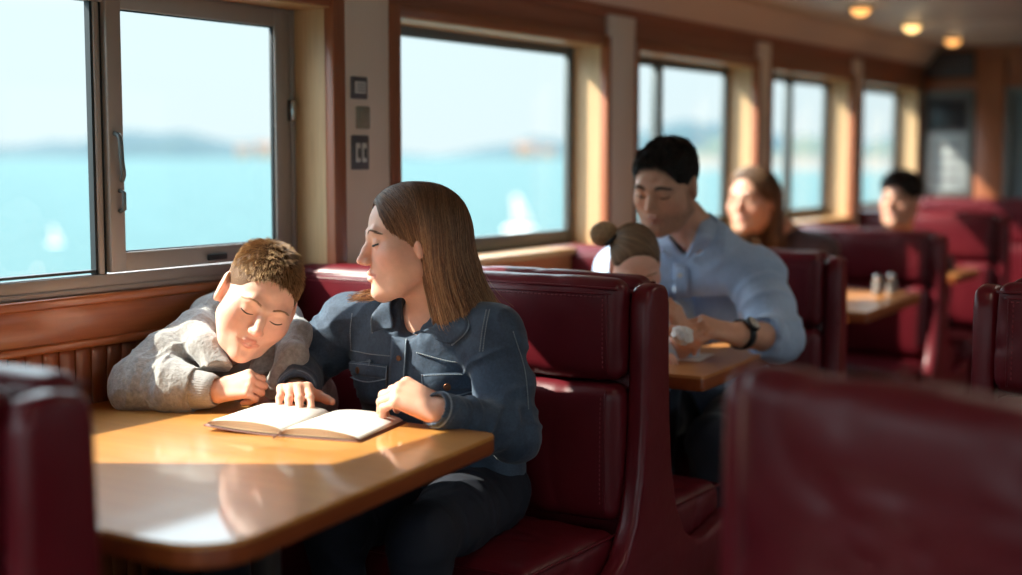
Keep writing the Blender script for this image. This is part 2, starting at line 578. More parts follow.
M['child_blue'] = fabric('pale_blue_top', rgb(170, 190, 210), rgb(190, 206, 222), 20, 300, .2, .0006)
# ================================================================= the cabin
GY, PF, WF = 2.47, 2.325, 2.45          # glass plane, pilaster face, lower wall face
XB, XE = -1.6, 8.30                    # rear and forward bulkheads
YR = -3.2                              # other side of the cabin
ZH = 1.69                              # window head
ZC = 1.93                              # ceiling
def structure(name, kids=None):
    o = empty(name); o['kind'] = 'structure'; return o

# window openings on the seaward side: (x0, x1, sill z)
OPEN = [(-1.5, 0.8), (1.40, 2.88), (3.165, 4.375), (4.61, 5.74), (5.91, 7.01), (7.16, 8.20)]
ZS = 1.005

wl = structure('wall_left')
# lower wall with beadboard grooves
bm = bmesh.new()
add_box(bm, XB, XE, WF + .006, WF + .14, 0, ZS - .02)
o = from_bm('wall_core', bm, M['wainscot'], wl)
bm = bmesh.new(); x = XB
while x < XE:
    add_box(bm, x, min(x + .0425, XE), WF + .001, WF + .008, .1, .905); x += .045
o = from_bm('beadboard', bm, M['wainscot'], wl); bev(o, .0012, 1)
# window head and frieze above
box('frieze_board', XB, XE, PF + .012, GY + .014, ZH, ZC + .05, M['frieze'], wl)
bm = bmesh.new()
for a, b in OPEN: add_box(bm, a - .02, b + .02, PF - .004, PF + .03, ZH, ZH + .035)
o = from_bm('head_trim', bm, M['mahogany'], wl); bev(o, .004)
bm = bmesh.new()
for a, b in OPEN:
    add_box(bm, a, b, PF, GY + .014, ZH - .004, ZH + .002)
from_bm('head_soffit', bm, M['reveal_h'], wl)
# pilasters between the openings: wooden core, cream face panel, brown edge strips, pale reveals
edges = [(OPEN[i][1], OPEN[i + 1][0]) for i in range(len(OPEN) - 1)] + [(8.20, XE), (XB, -1.5)]
for a, b in edges:
    bm = bmesh.new(); add_box(bm, a + .004, b - .004, PF + .005, GY + .015, 0.0, ZH + .001)
    from_bm('pilaster_core', bm, M['mahogany_v'], wl)
    bm = bmesh.new()
    add_box(bm, a, a + .006, PF + .012, GY + .014, ZS, ZH)
    add_box(bm, b - .006, b, PF + .012, GY + .014, ZS, ZH)
    from_bm('reveal', bm, M['reveal'], wl)
    if b - a > .15:
        w = .045 if b - a > .25 else .022
        box('cream_panel', a + w, b - w, PF - .006, PF + .02, .0, 1.80, M['cream'], wl, .002)
        bm = bmesh.new()
        add_box(bm, a - .004, a + w, PF - .012, PF + .02, 0, ZH + .03); add_box(bm, b - w, b + .004, PF - .012, PF + .02, 0, ZH + .03)
        o = from_bm('edge_strip', bm, M['mahogany_v'], wl); bev(o, .004)
# frieze: recessed panels' raised rail at its top
bm = bmesh.new(); add_box(bm, XB, XE, PF - .008, PF + .02, 1.795, 1.83)
o = from_bm('frieze_rail', bm, M['frieze'], wl); bev(o, .005)
# painted fascia between frieze and ceiling, leaning into the room
prism('cove_fascia', [(PF + .02, 1.83), (PF - .02, 1.825), (PF - .09, 1.925), (PF - .06, 1.96), (PF + .02, 1.96)], 'x', XB, XE, M['cove'], wl)

# sills
for i, (a, b) in enumerate(OPEN):
    t = structure('sill_trim' if i == 0 else 'sill_trim.%03d' % i)
    near = i < 2
    y0 = 2.425 if near else PF - .02
    o = box('sill_board', a - .0, b + .0, y0, GY + .05, ZS - .022, ZS, M['sill'] if near else M['reveal_h'], t); bev(o, .006, 3)
    o = box('sill_apron', a, b, y0 + .012, WF + .02, .905, ZS - .02, M['sill'], t); bev(o, .004)
    o = box('sill_bead', a, b, y0 + .002, WF + .02, .888, .907, M['sill'], t); bev(o, .006, 3)

# windows -----------------------------------------------------------------
def ring(name, x0, x1, z0, z1, w, y0, y1, mat, parent, bw=.003, wb=None):
    """a rectangular frame whose bars are w wide"""
    wb = w if wb is None else wb
    bm = bmesh.new()
    add_box(bm, x0, x0 + w, y0, y1, z0, z1); add_box(bm, x1 - w, x1, y0, y1, z0, z1)
    add_box(bm, x0 + w - .001, x1 - w + .001, y0 + .0005, y1, z0, z0 + wb); add_box(bm, x0 + w - .001, x1 - w + .001, y0 + .0005, y1, z1 - w, z1)
    o = from_bm(name, bm, mat, parent); bev(o, bw); return o

def pane(parent, x0, x1, z0, z1, y=GY):
    bm = bmesh.new()
    vs = [bm.verts.new(p) for p in ((x0, y, z0), (x1, y, z0), (x1, y, z1), (x0, y, z1))]
    bm.faces.new(vs)
    return from_bm('pane', bm, M['glass'], parent)

w1 = structure('window_1')
ring('window_frame', 1.40, 2.88, ZS, ZH, .040, GY - .020, GY + .012, M['alu'], w1)
ring('frame_lip', 1.40, 2.88, ZS, ZH, .014, GY - .026, GY - .018, M['alu'], w1)
# fixed light on the left: gasket, mullion strips
bm = bmesh.new()
for a, b in ((2.205, 2.212), (2.228, 2.237)): add_box(bm, a, b, GY - .012, GY + .004, 1.045, 1.65)
from_bm('gasket', bm, M['rubber'], w1)
box('mullion', 2.212, 2.228, GY - .017, GY + .004, 1.045, 1.65, M['alu'], w1, .003)
bm = bmesh.new(); add_box(bm, 1.44, 2.21, GY - .012, GY + .012, 1.050, 1.056); from_bm('glass_bead', bm, M['rubber'], w1)
pane(w1, 1.435, 2.21, 1.05, 1.648)
# sliding sash on the right
ring('sash', 2.236, 2.842, 1.048, 1.682, .044, GY - .030, GY - .010, M['alu'], w1, .003)
ring('sash_gasket', 2.279, 2.799, 1.090, 1.640, .005, GY - .022, GY - .012, M['rubber'], w1, .001)
pane(w1, 2.28, 2.799, 1.091, 1.64, GY - .016)
# the long pull on the sash stile, the lock on its rail and the catch on the jamb
hp = [(2.252, GY - .032, 1.36), (2.250, GY - .050, 1.35), (2.252, GY - .052, 1.30), (2.258, GY - .050, 1.27), (2.266, GY - .036, 1.255)]
tubes('sash_pull', [spline(hp, 14)], .006, M['alu_dark'], w1, 8)
tubes('sash_latch', [[(2.262, GY - .032, 1.232), (2.262, GY - .046, 1.228), (2.262, GY - .046, 1.19), (2.262, GY - .032, 1.186)]], .005, M['alu_dark'], w1, 8)
box('finger_slot', 2.535, 2.60, GY - .0325, GY - .04, 1.057, 1.073, M['dark'], w1, .003)
box('jamb_catch', 2.850, 2.868, GY - .040, GY - .018, 1.40, 1.455, M['chrome'], w1, .004)

def simple_window(n, x0, x1, mull=None, mat='alu_dark'):
    w = structure('window_%d' % n)
    ring('window_frame', x0, x1, ZS, ZH, .034, GY - .02, GY + .004, M[mat], w, .003, .05)
    if mull:
        box('mullion', mull - .022, mull + .022, GY - .03, GY + .006, ZS + .04, ZH - .02, M[mat], w, .003)
    pane(w, x0 + .025, x1 - .025, ZS + .045, ZH - .025)
simple_window(2, 3.165, 4.375)
simple_window(3, 4.61, 5.74, 5.05)
simple_window(4, 5.91, 7.01, 6.47)
simple_window(5, 7.16, 8.20)
simple_window(6, -1.5, .8)

# switch plates on the cream panel between the first two windows
def plate(name, label, cat, xa, xb, za, zb, mat):
    t = empty(name, ((xa + xb) / 2, PF - .006, za)); tag(t, label, cat)
    w = (xb - xa) / 2; h = zb - za
    o = box('plate', -w, w, -.007, .001, 0, h, M[mat], t); bev(o, .003)
    return t, w, h
t, w, h = plate('control_plate', 'dark square control plate topmost on the cream wall panel', 'switch', 2.950, 3.016, 1.459, 1.517, 'switch_grey')
o = box('display', -w * .66, w * .66, -.010, -.005, h * .25, h * .78, M['bone'], t); bev(o, .001)
bm = bmesh.new()
for k in range(3): add_box(bm, -w * .5, w * .5, -.0112, -.009, h * (.34 + .14 * k), h * (.38 + .14 * k))
from_bm('display_line', bm, M['switch_grey'], t)
t, w, h = plate('light_switch', 'plain beige switch plate between two dark plates on the wall panel', 'switch', 2.972, 3.026, 1.381, 1.440, 'switch_beige')
o = box('rocker', -w * .45, w * .45, -.012, -.005, h * .2, h * .8, M['switch_beige'], t); bev(o, .003)
t, w, h = plate('socket_plate', 'dark lowest plate with two pale slots on the wall panel', 'socket', 2.950, 3.020, 1.274, 1.364, 'switch_grey')
for s in (-1, 1):
    o = box('socket_slot', s * w * .38 - .009, s * w * .38 + .009, -.010, -.005, h * .22, h * .78, M['bone'], t); bev(o, .002)
    o.name = 'socket_slot'
    box('contact', s * w * .38 - .004, s * w * .38 + .004, -.012, -.008, h * .34, h * .62, M['dark'], o, .001)

# floor, ceiling, other walls ---------------------------------------------
fl = structure('floor')
bm = bmesh.new(); y = YR
while y < GY + .1:
    add_box(bm, XB, XE, y, min(y + .117, GY + .1), -.03, 0); y += .12
o = from_bm('floorboards', bm, M['floor'], fl); bev(o, .002, 1)
box('subfloor', XB - .1, XE + .1, YR - .1, GY + .1, -.08, -.02, M['kick'], fl)

ce = structure('ceiling')
bm = bmesh.new(); x = XB
while x < XE:
    add_box(bm, x, min(x + 1.192, XE), YR, PF - .055, ZC, ZC + .03); x += 1.2
o = from_bm('ceiling_panel', bm, M['ceiling'], ce); bev(o, .004)
box('ceiling_deck', XB - .1, XE + .1, YR - .1, GY + .15, ZC + .025, ZC + .08, M['ceiling'], ce)

wr = structure('wall_right')
RO = [(-1.3, .2), (.5, 2.2), (2.5, 4.2), (4.5, 6.2), (6.5, 8.1)]
box('wall_core', XB, XE, YR - .1, YR, 0, .72, M['wainscot'], wr)
box('frieze_board', XB, XE, YR - .1, YR, 1.84, ZC + .05, M['frieze'], wr)
ed = [XB] + [q for a in RO for q in a] + [XE]
for i in range(0, len(ed), 2):
    box('pilaster', ed[i], ed[i + 1], YR - .1, YR + .01, .71, 1.85, M['cream'], wr)
for i, (a, b) in enumerate(RO):
    w = structure('window_%d' % (7 + i))
    ring('window_frame', a, b, .72, 1.84, .04, YR - .09, YR - .01, M['alu'], w)
    pane(w, a + .03, b - .03, .75, 1.81, YR - .05)
wb = structure('wall_back')
for y0, y1, z0, z1 in ((YR, GY + .1, 0, .6), (YR, GY + .1, 1.86, ZC + .05), (YR, YR + .2, .6, 1.86), (-.5, -.3, .6, 1.86), (GY - .3, GY + .1, .6, 1.86)):
    box('bulkhead', XB - .1, XB, y0, y1, z0, z1, M['mahogany_v'], wb)
for i, (a, b) in enumerate(((YR + .2, -.5), (-.3, GY - .3))):
    w = structure('window_%d' % (13 + i))
    bm = bmesh.new()
    for y0, y1, z0, z1 in ((a, a + .04, .6, 1.86), (b - .04, b, .6, 1.86), (a + .04, b - .04, .6, .64), (a + .04, b - .04, 1.82, 1.86)): add_box(bm, XB - .08, XB - .02, y0, y1, z0, z1)
    from_bm('window_frame', bm, M['alu'], w)
    bm = bmesh.new(); bm.faces.new([bm.verts.new((XB - .05, y, z)) for y, z in ((a + .03, .63), (b - .03, .63), (b - .03, 1.83), (a + .03, 1.83))])
    from_bm('pane', bm, M['glass'], w)

# forward bulkhead with its boards -----------------------------------------
we = structure('wall_front')
box('bulkhead', XE, XE + .1, YR, GY - .01, 0, ZC + .05, M['mahogany_v'], we)
bm = bmesh.new()
for y0, y1 in ((1.865, 2.025), (1.28, 1.38), (.80, .95), (.1, .25), (-.7, -.55), (-1.5, -1.35)): add_box(bm, XE - .035, XE + .01, y0, y1, .0, 1.86)
o = from_bm('bulkhead_post', bm, M['mahogany_v'], we); bev(o, .006)
o = box('bulkhead_rail', XE - .02, XE + .01, YR, PF, 1.69, 1.74, M['mahogany'], we); bev(o, .005)

t = empty('air_vent', (XE - .012, 2.185, 1.755)); tag(t, 'dark slatted air vent on the far bulkhead just under the ceiling', 'vent')
o = box('vent_frame', -.008, .012, -.145, .145, 0, .15, M['dark'], t); bev(o, .004)
bm = bmesh.new()
for k in range(5): add_box(bm, -.013, .0, -.125, .125, .018 + k * .025, .030 + k * .025)
from_bm('slat', bm, M['switch_grey'], t)

t = empty('notice_case', (XE - .012, 2.185, 1.08)); tag(t, 'grey framed case on far bulkhead, black panel above pale grey sheets', 'notice board')
M['case'] = plain('grey_case', rgb(112, 110, 106), .4); M['panel_black'] = plain('black_panel', rgb(24, 26, 34), .35)
M['panel_pale'] = plain('pale_sheet', rgb(168, 172, 172), .6)
bm = bmesh.new(); h = .60
for a, b, c, d in ((-.148, -.125, 0, h), (.125, .148, 0, h), (-.126, .126, 0, .022), (-.126, .126, h - .025, h)): add_box(bm, -.03, .012, a, b, c, d)
o = from_bm('case_frame', bm, M['case'], t); bev(o, .005)
box('case_back', -.004, .012, -.126, .126, .02, h - .02, M['switch_grey'], t)
box('upper_panel', -.012, -.003, -.105, .105, .385, .545, M['panel_black'], t, .002)
box('lower_sheet', -.012, -.003, -.118, .118, .03, .365, M['panel_pale'], t, .002)
bm = bmesh.new()
for k in range(4): add_box(bm, -.0135, -.0115, -.075, .075, .09 + k * .062, .105 + k * .062)
from_bm('sheet_line', bm, M['switch_grey'], t)

w = structure('window_12')
ring2 = bmesh.new()
for a, b, c, d in ((1.83, 1.86, .95, 1.69), (1.38, 1.41, .95, 1.69), (1.41, 1.83, .95, .98), (1.41, 1.83, 1.66, 1.69)): add_box(ring2, XE - .05, XE - .0, a, b, c, d)
o = from_bm('window_frame', ring2, M['case'], w); bev(o, .004)
M['dusk_glass'] = plain('dark_tinted_glass', rgb(96, 112, 118), .15)
box('dark_pane', XE - .02, XE - .004, 1.41, 1.83, .98, 1.66, M['dusk_glass'], w)

# ceiling downlights ---------------------------------------------------------
M['lamp_glow'] = plain('warm_lamp_diffuser', rgb(255, 226, 170), .4, emit=rgb(255, 205, 130), es=1.25)
M['lamp_glow_dim'] = plain('amber_lamp_diffuser', rgb(255, 206, 150), .4, emit=rgb(255, 176, 96), es=.80)
M['lamp_rim'] = plain('brass_rim', rgb(150, 120, 80), .3, .8)
dl = [(5.87, 1.92, 'nearest amber downlight in the row on the ceiling', 'lamp_glow_dim'), (6.77, 1.965, 'middle and brightest yellow downlight in the ceiling row', 'lamp_glow'),
      (7.68, 2.01, 'farthest amber downlight, closest to the far bulkhead', 'lamp_glow_dim')]
for i, (x, y, lab, mm) in enumerate(dl):
    t = empty('downlight' if i == 0 else 'downlight.%03d' % i, (x, y, ZC)); tag(t, lab, 'ceiling light', 'ceiling downlights')
    lathe('rim', [(.042, -.010), (.054, -.010), (.058, -.004), (.056, .0), (.042, .0)], M['lamp_rim'], t)
    lathe('diffuser', [(.0, -.042), (.018, -.039), (.034, -.028), (.043, -.010), (.043, .0), (.0, .0)], M[mm], t)
    L = bpy.data.lights.new('downlight_lamp', 'POINT'); L.energy = .05; L.color = (1, .72, .42); L.shadow_soft_size = .03
    lo = bpy.data.objects.new('downlight_lamp', L); lo.location = (0, 0, -.09); lo.parent = t; COL.objects.link(lo)

# added lamps, not seen: rows of downlights that fill the cabin with light
nl = 3
for yy in FILL_Y:
    for k in range(6):
        t = empty('downlight.%03d' % nl, (-.9 + 1.7 * k, yy, ZC)); nl += 1
        tag(t, 'added brass rimmed fill downlight in the ceiling above the aisle', 'ceiling light', 'added fill downlights over the aisle')
        lathe('rim', [(.030, -.012), (.046, -.012), (.048, -.004), (.046, .0), (.030, .0)], M['lamp_rim'], t)
        lathe('diffuser', [(.0, -.016), (.02, -.015), (.032, -.010), (.032, .0), (.0, .0)], M['lamp_glow'], t)
        L = bpy.data.lights.new('downlight_lamp', 'SPOT'); L.energy = FILL_LAMP; L.color = (1, .84, .68); L.shadow_soft_size = .05; L.spot_size = math.radians(160); L.spot_blend = .6
        lo = bpy.data.objects.new('downlight_lamp', L); lo.location = (0, 0, -.03); lo.parent = t; COL.objects.link(lo)
# ================================================================= outside: sea, far shore, boats
q = MatB('sea_water')
v = q.coord((1, 1, 1), space='Object')
n = q.noise(v, .35, 6, .65, .3)
q.l(q.ramp(n, [(.3, rgb(62, 86, 86)), (.7, rgb(74, 97, 96))]), q.b.inputs['Base Color'])
q.set(Roughness=.6); q.b.inputs['Specular IOR Level'].default_value = .02
n2 = q.noise(v, 1.3, 6, .7, .3)
q.l(q.bump(n2, .5, .25), q.b.inputs['Normal'])
M['sea'] = q.m
ZSEA = -2.6
sea = structure('sea')
bm = bmesh.new()
vs = []
for r in (.5, 30, 300, 3000, 30000):
    vs.append([bm.verts.new((2 + r * math.cos(a), r * math.sin(a), ZSEA)) for a in np.linspace(0, 2 * PI, 49)[:-1]])
for a, b in zip(vs[:-1], vs[1:]):
    for k in range(48): bm.faces.new((a[k], b[k], b[(k + 1) % 48], a[(k + 1) % 48]))
from_bm('sea_surface', bm, M['sea'], sea)

q = MatB('far_shore_woods')
v = q.coord()
n = q.noise(v, .012, 5, .6)
q.l(q.ramp(n, [(.3, rgb(28, 54, 62)), (.55, rgb(36, 60, 64)), (.75, rgb(54, 70, 66))]), q.b.inputs['Base Color'])
q.set(Roughness=.95); M['shore'] = q.m
sh = structure('far_shore')
bm = bmesh.new(); rows = []
for i in range(9):
    row = []
    for az in np.linspace(2, 120, 120):
        r = 2900 + i * 60
        hgt = (36 + 16 * math.sin(az * .31) + 9 * math.sin(az * .83 + 1) + 6 * math.sin(az * 2.3)) * (1.45 if az < 27 else 1.0) * (.62 if 33 < az < 40 else 1)
        e = math.sin(min(i, 5) / 5 * PI / 2) if i else 0
        a = math.radians(az)
        row.append(bm.verts.new((r * math.cos(a), r * math.sin(a), ZSEA - 1 + hgt * e)))
    rows.append(row)
for a, b in zip(rows[:-1], rows[1:]):
    for k in range(119): bm.faces.new((a[k], a[k + 1], b[k + 1], b[k]))
from_bm('shore_ridge', bm, M['shore'], sh, True)

# a nearer wooded point of land ahead of the boat, with a sandy foot
q = MatB('wooded_point')
v = q.coord(); n = q.noise(v, .09, 5, .65)
sxyz = q.n('ShaderNodeSeparateXYZ'); q.l(v, sxyz.inputs[0])
mr = q.n('ShaderNodeMapRange'); mr.inputs['From Min'].default_value = ZSEA + 2.2; mr.inputs['From Max'].default_value = ZSEA + 4.5; q.l(sxyz.outputs['Z'], mr.inputs[0])
q.l(q.mixc(mr.outputs[0], rgb(92, 84, 76), q.ramp(n, [(.35, rgb(46, 60, 54)), (.65, rgb(62, 74, 62))])), q.b.inputs['Base Color'])
q.set(Roughness=.95); M['point'] = q.m
pt = structure('wooded_shore')
bm = bmesh.new(); rows = []
for i in range(8):
    row = []
    for az in np.linspace(4, 27.5, 70):
        r = 430 + i * 14 + 40 * math.sin(az * .3)
        hgt = (9.5 + 2.2 * math.sin(az * 1.7) + 1.6 * math.sin(az * 4.1) + 1.0 * math.sin(az * 9.3)) * min(1, (27.5 - az) / 3.5)
        e = (0, .22, .30, .75, .95, 1, 1, .9)[i]; a = math.radians(az)
        row.append(bm.verts.new((r * math.cos(a), r * math.sin(a), ZSEA - .3 + hgt * e)))
    rows.append(row)
for a, b in zip(rows[:-1], rows[1:]):
    for k in range(69): bm.faces.new((a[k], a[k + 1], b[k + 1], b[k]))
from_bm('shore_bank', bm, M['point'], pt, True)
M['house_wall'] = plain('pale_plaster', rgb(150, 132, 114), .9)
M['house_roof'] = plain('clay_roof', rgb(120, 88, 72), .9)
M['sail'] = plain('white_sailcloth', rgb(200, 184, 172), .8)
M['hull'] = plain('white_hull', rgb(236, 226, 216), .5)
def house(i, az, r, w, h, label):
    a = math.radians(az)
    t = empty('house' if i == 0 else 'house.%03d' % i, (r * math.cos(a), r * math.sin(a), ZSEA + 2), a); tag(t, label, 'house', 'houses on the far shore')
    box('walls', -w * .4, w * .4, -w / 2, w / 2, -3, h, M['house_wall'], t)
    prism('roof', [(-w * .45, h), (w * .45, h), (0, h + w * .3)], 'y', -w * .53, w * .53, M['house_roof'], t)
for i, (az, w, h) in enumerate(((41.55, 34, 18), (42.4, 26, 14), (31.2, 40, 16), (30.3, 24, 12))):
    house(i, az, 2880, w, h, ['pale house on the far shore seen at the right of the sliding window', 'second pale house on the shore, left of the other in the sliding window',
                              'pale wide house on the shore seen through the second window', 'small pale house at the right edge of the second window'][i])
def dinghy(i, x, y, s, label):
    t = empty('sailing_dinghy' if i == 0 else 'sailing_dinghy.%03d' % i, (x, y, ZSEA), math.radians(120)); t.scale = (s, s, s); tag(t, label, 'boat', 'boats on the water')
    h = SDF(); h.ell((0, 0, .1), (1.1, .45, .3), k=.1); h.box((0, 0, .6), (1.3, .7, .28), rr=.05, k=.05, op='s')
    vv, ff = h.mesh(.05); from_arrays('hull', vv, ff, M['hull'], t)
    tubes('mast', [[(.45, 0, .1), (.45, 0, 2.7)]], .03, M['pole'], t)
    bm = bmesh.new(); g = []
    for k in range(7):
        z = .6 + k * .32; w_ = 1.25 - k * .14; row = []
        for j in range(6):
            f = j / 5; row.append(bm.verts.new((.43 - w_ * f, .14 * math.sin(f * PI), z)))
        g.append(row)
    for a, b in zip(g[:-1], g[1:]):
        for j in range(5): bm.faces.new((a[j], a[j + 1], b[j + 1], b[j]))
    o = from_bm('sail', bm, M['sail'], t, True); o.modifiers.new('solid', 'SOLIDIFY').thickness = .01
dinghy(0, 63.0, 38.5, .72, 'small white sailing dinghy on the water through the second window')
dinghy(1, 43.0, 50.5, .3, 'small pale dinghy seen low in the left fixed window pane')

# ================================================================= light, sky, camera
w = bpy.data.worlds.new('World'); SC.world = w; w.use_nodes = True; t = w.node_tree
bg = t.nodes['Background']
tc = t.nodes.new('ShaderNodeTexCoord'); sx = t.nodes.new('ShaderNodeSeparateXYZ'); t.links.new(tc.outputs['Generated'], sx.inputs[0])
rp = t.nodes.new('ShaderNodeValToRGB'); e = rp.color_ramp.elements
sky = lambda r, g, b, k: tuple(x * k for x in rgb(r, g, b)[:3]) + (1,)
e[0].position = 0.0; e[0].color = sky(232, 245, 248, SKY_H); e[1].position = 1.0; e[1].color = sky(190, 216, 240, .95)
for pos, cc in ((.10, sky(226, 243, 249, SKY_H * 1.05)), (.22, sky(218, 238, 248, .55)), (.45, sky(226, 238, 248, 1.0))):
    x = e.new(pos); x.color = cc
t.links.new(sx.outputs['Z'], rp.inputs[0]); t.links.new(rp.outputs[0], bg.inputs[0])
bg.inputs['Strength'].default_value = SKY

L = bpy.data.lights.new('sun', 'SUN'); L.energy = SUN; L.angle = math.radians(.6); L.color = (1.0, .93, .80)
so = bpy.data.objects.new('sun', L); COL.objects.link(so)
so.rotation_euler = V(SUN_DIR).normalized().to_track_quat('-Z', 'Y').to_euler()
so.location = (2, 12, 14)

F_PX = 1420.0
yaw = math.radians(31.765); pit = math.radians(5.291)
cam = bpy.data.cameras.new('camera'); co = bpy.data.objects.new('camera', cam); COL.objects.link(co)
cam.sensor_width = 36; cam.lens = F_PX / 1022 * 36
co.location = (0, 0, 1.31)
d = V((math.cos(yaw) * math.cos(pit), math.sin(yaw) * math.cos(pit), -math.sin(pit)))
co.rotation_euler = d.to_track_quat('-Z', 'Y').to_euler()
cam.dof.use_dof = True; cam.dof.focus_distance = 3.12; cam.dof.aperture_fstop = FSTOP
cam.clip_end = 60000; cam.clip_start = .05
SC.camera = co
vs = SC.view_settings
SC.display_settings.display_device = 'sRGB'
vs.view_transform = 'Standard'; vs.look = 'None'; vs.gamma = 1; vs.use_curve_mapping = False; vs.exposure = EXPO
SC.cycles.max_bounces = 10; SC.cycles.diffuse_bounces = 6; SC.cycles.glossy_bounces = 4; SC.cycles.transparent_max_bounces = 16
SC.cycles.use_denoising = True
SC.cycles.sample_clamp_indirect = 6
SC.cycles.caustics_reflective = False; SC.cycles.caustics_refractive = False
# ================================================================= benches
def pad(name, c, h, r, mat, parent, bulge=(0, 0, 0), step=.014, wr=0.0, seed=0, taper=None):
    """upholstered pad: rounded box of half size h about c, faces swollen by bulge, skin creased by wr"""
    h = np.array(h, float)
    n = np.maximum(np.ceil(2 * h / step).astype(int), 4)
    vs = {}; pts = []; faces = []
    def vid(i, j, k):
        key = (i, j, k)
        if key not in vs: vs[key] = len(pts); pts.append((i, j, k))
        return vs[key]
    for ax in range(3):
        a, b = [x for x in range(3) if x != ax]
        for side in (0, n[ax]):
            for i in range(n[a]):
                for j in range(n[b]):
                    q = []
                    for di, dj in ((0, 0), (1, 0), (1, 1), (0, 1)):
                        t = [0, 0, 0]; t[ax] = side; t[a] = i + di; t[b] = j + dj
                        q.append(vid(*t))
                    flip = (side == 0) != (ax == 1)
                    faces.append(q[::-1] if flip else q)
    p = np.array(pts, float) / n * 2 - 1
    p = p * h
    inner = np.clip(p, -(h - r), h - r); dr = p - inner
    L = np.linalg.norm(dr, axis=1, keepdims=True) + 1e-9
    nrm = dr / L
    p = inner + nrm * r
    u = p / h
    for ax in range(3):
        a, b = [x for x in range(3) if x != ax]
        f = np.clip(1 - u[:, a] ** 4, 0, 1) * np.clip(1 - u[:, b] ** 4, 0, 1)
        p[:, ax] += np.sign(u[:, ax]) * np.abs(nrm[:, ax]) * f * bulge[ax]
    if wr:
        s = np.array([7.0, 5.0, 9.0])
        q = p * s + seed * 7.3
        warp = vnoise(q * .6 + 31)[:, None]
        nz = 1 - np.abs(vnoise(q * np.array([1.2, 1.6, .55]) + warp * 1.4))
        nz2 = vnoise(q * .5 + 9)
        p += nrm * ((-(nz ** 8)) * wr + nz2 * wr * .5)[:, None]
    if taper is not None: p = taper(p)
    o = from_arrays(name, p + np.array(c), faces, mat, parent)
    m = o.modifiers.new('sub', 'SUBSURF'); m.levels = 1; m.render_levels = 1
    return o

def stitch_row(pts, pitch=.011, ln=.006):
    out = []
    pts = np.asarray(pts, float)
    seg = np.linalg.norm(np.diff(pts, axis=0), axis=1); cum = np.r_[0, np.cumsum(seg)]
    s = pitch
    def at(s):
        return np.array([np.interp(s, cum, pts[:, k]) for k in range(3)])
    while s + ln < cum[-1]:
        out.append([at(s), at(s + ln)]); s += pitch
    return out

def end_panel_profile(hw=.06):
    rt = [(.038, 1.012), (.052, 1.0), (hw, .97), (hw + .002, .85), (hw + .008, .7), (hw + .022, .58), (hw + .05, .48), (hw + .10, .405), (hw + .165, .365), (hw + .215, .36), (.36, .372), (.46, .392), (.478, .380), (.480, .30), (.47, .275), (.22, .115), (.16, .09)]
    lf = [(-x, z) for x, z in rt][::-1]
    top = [(.0, 1.018)]
    return top + rt + lf

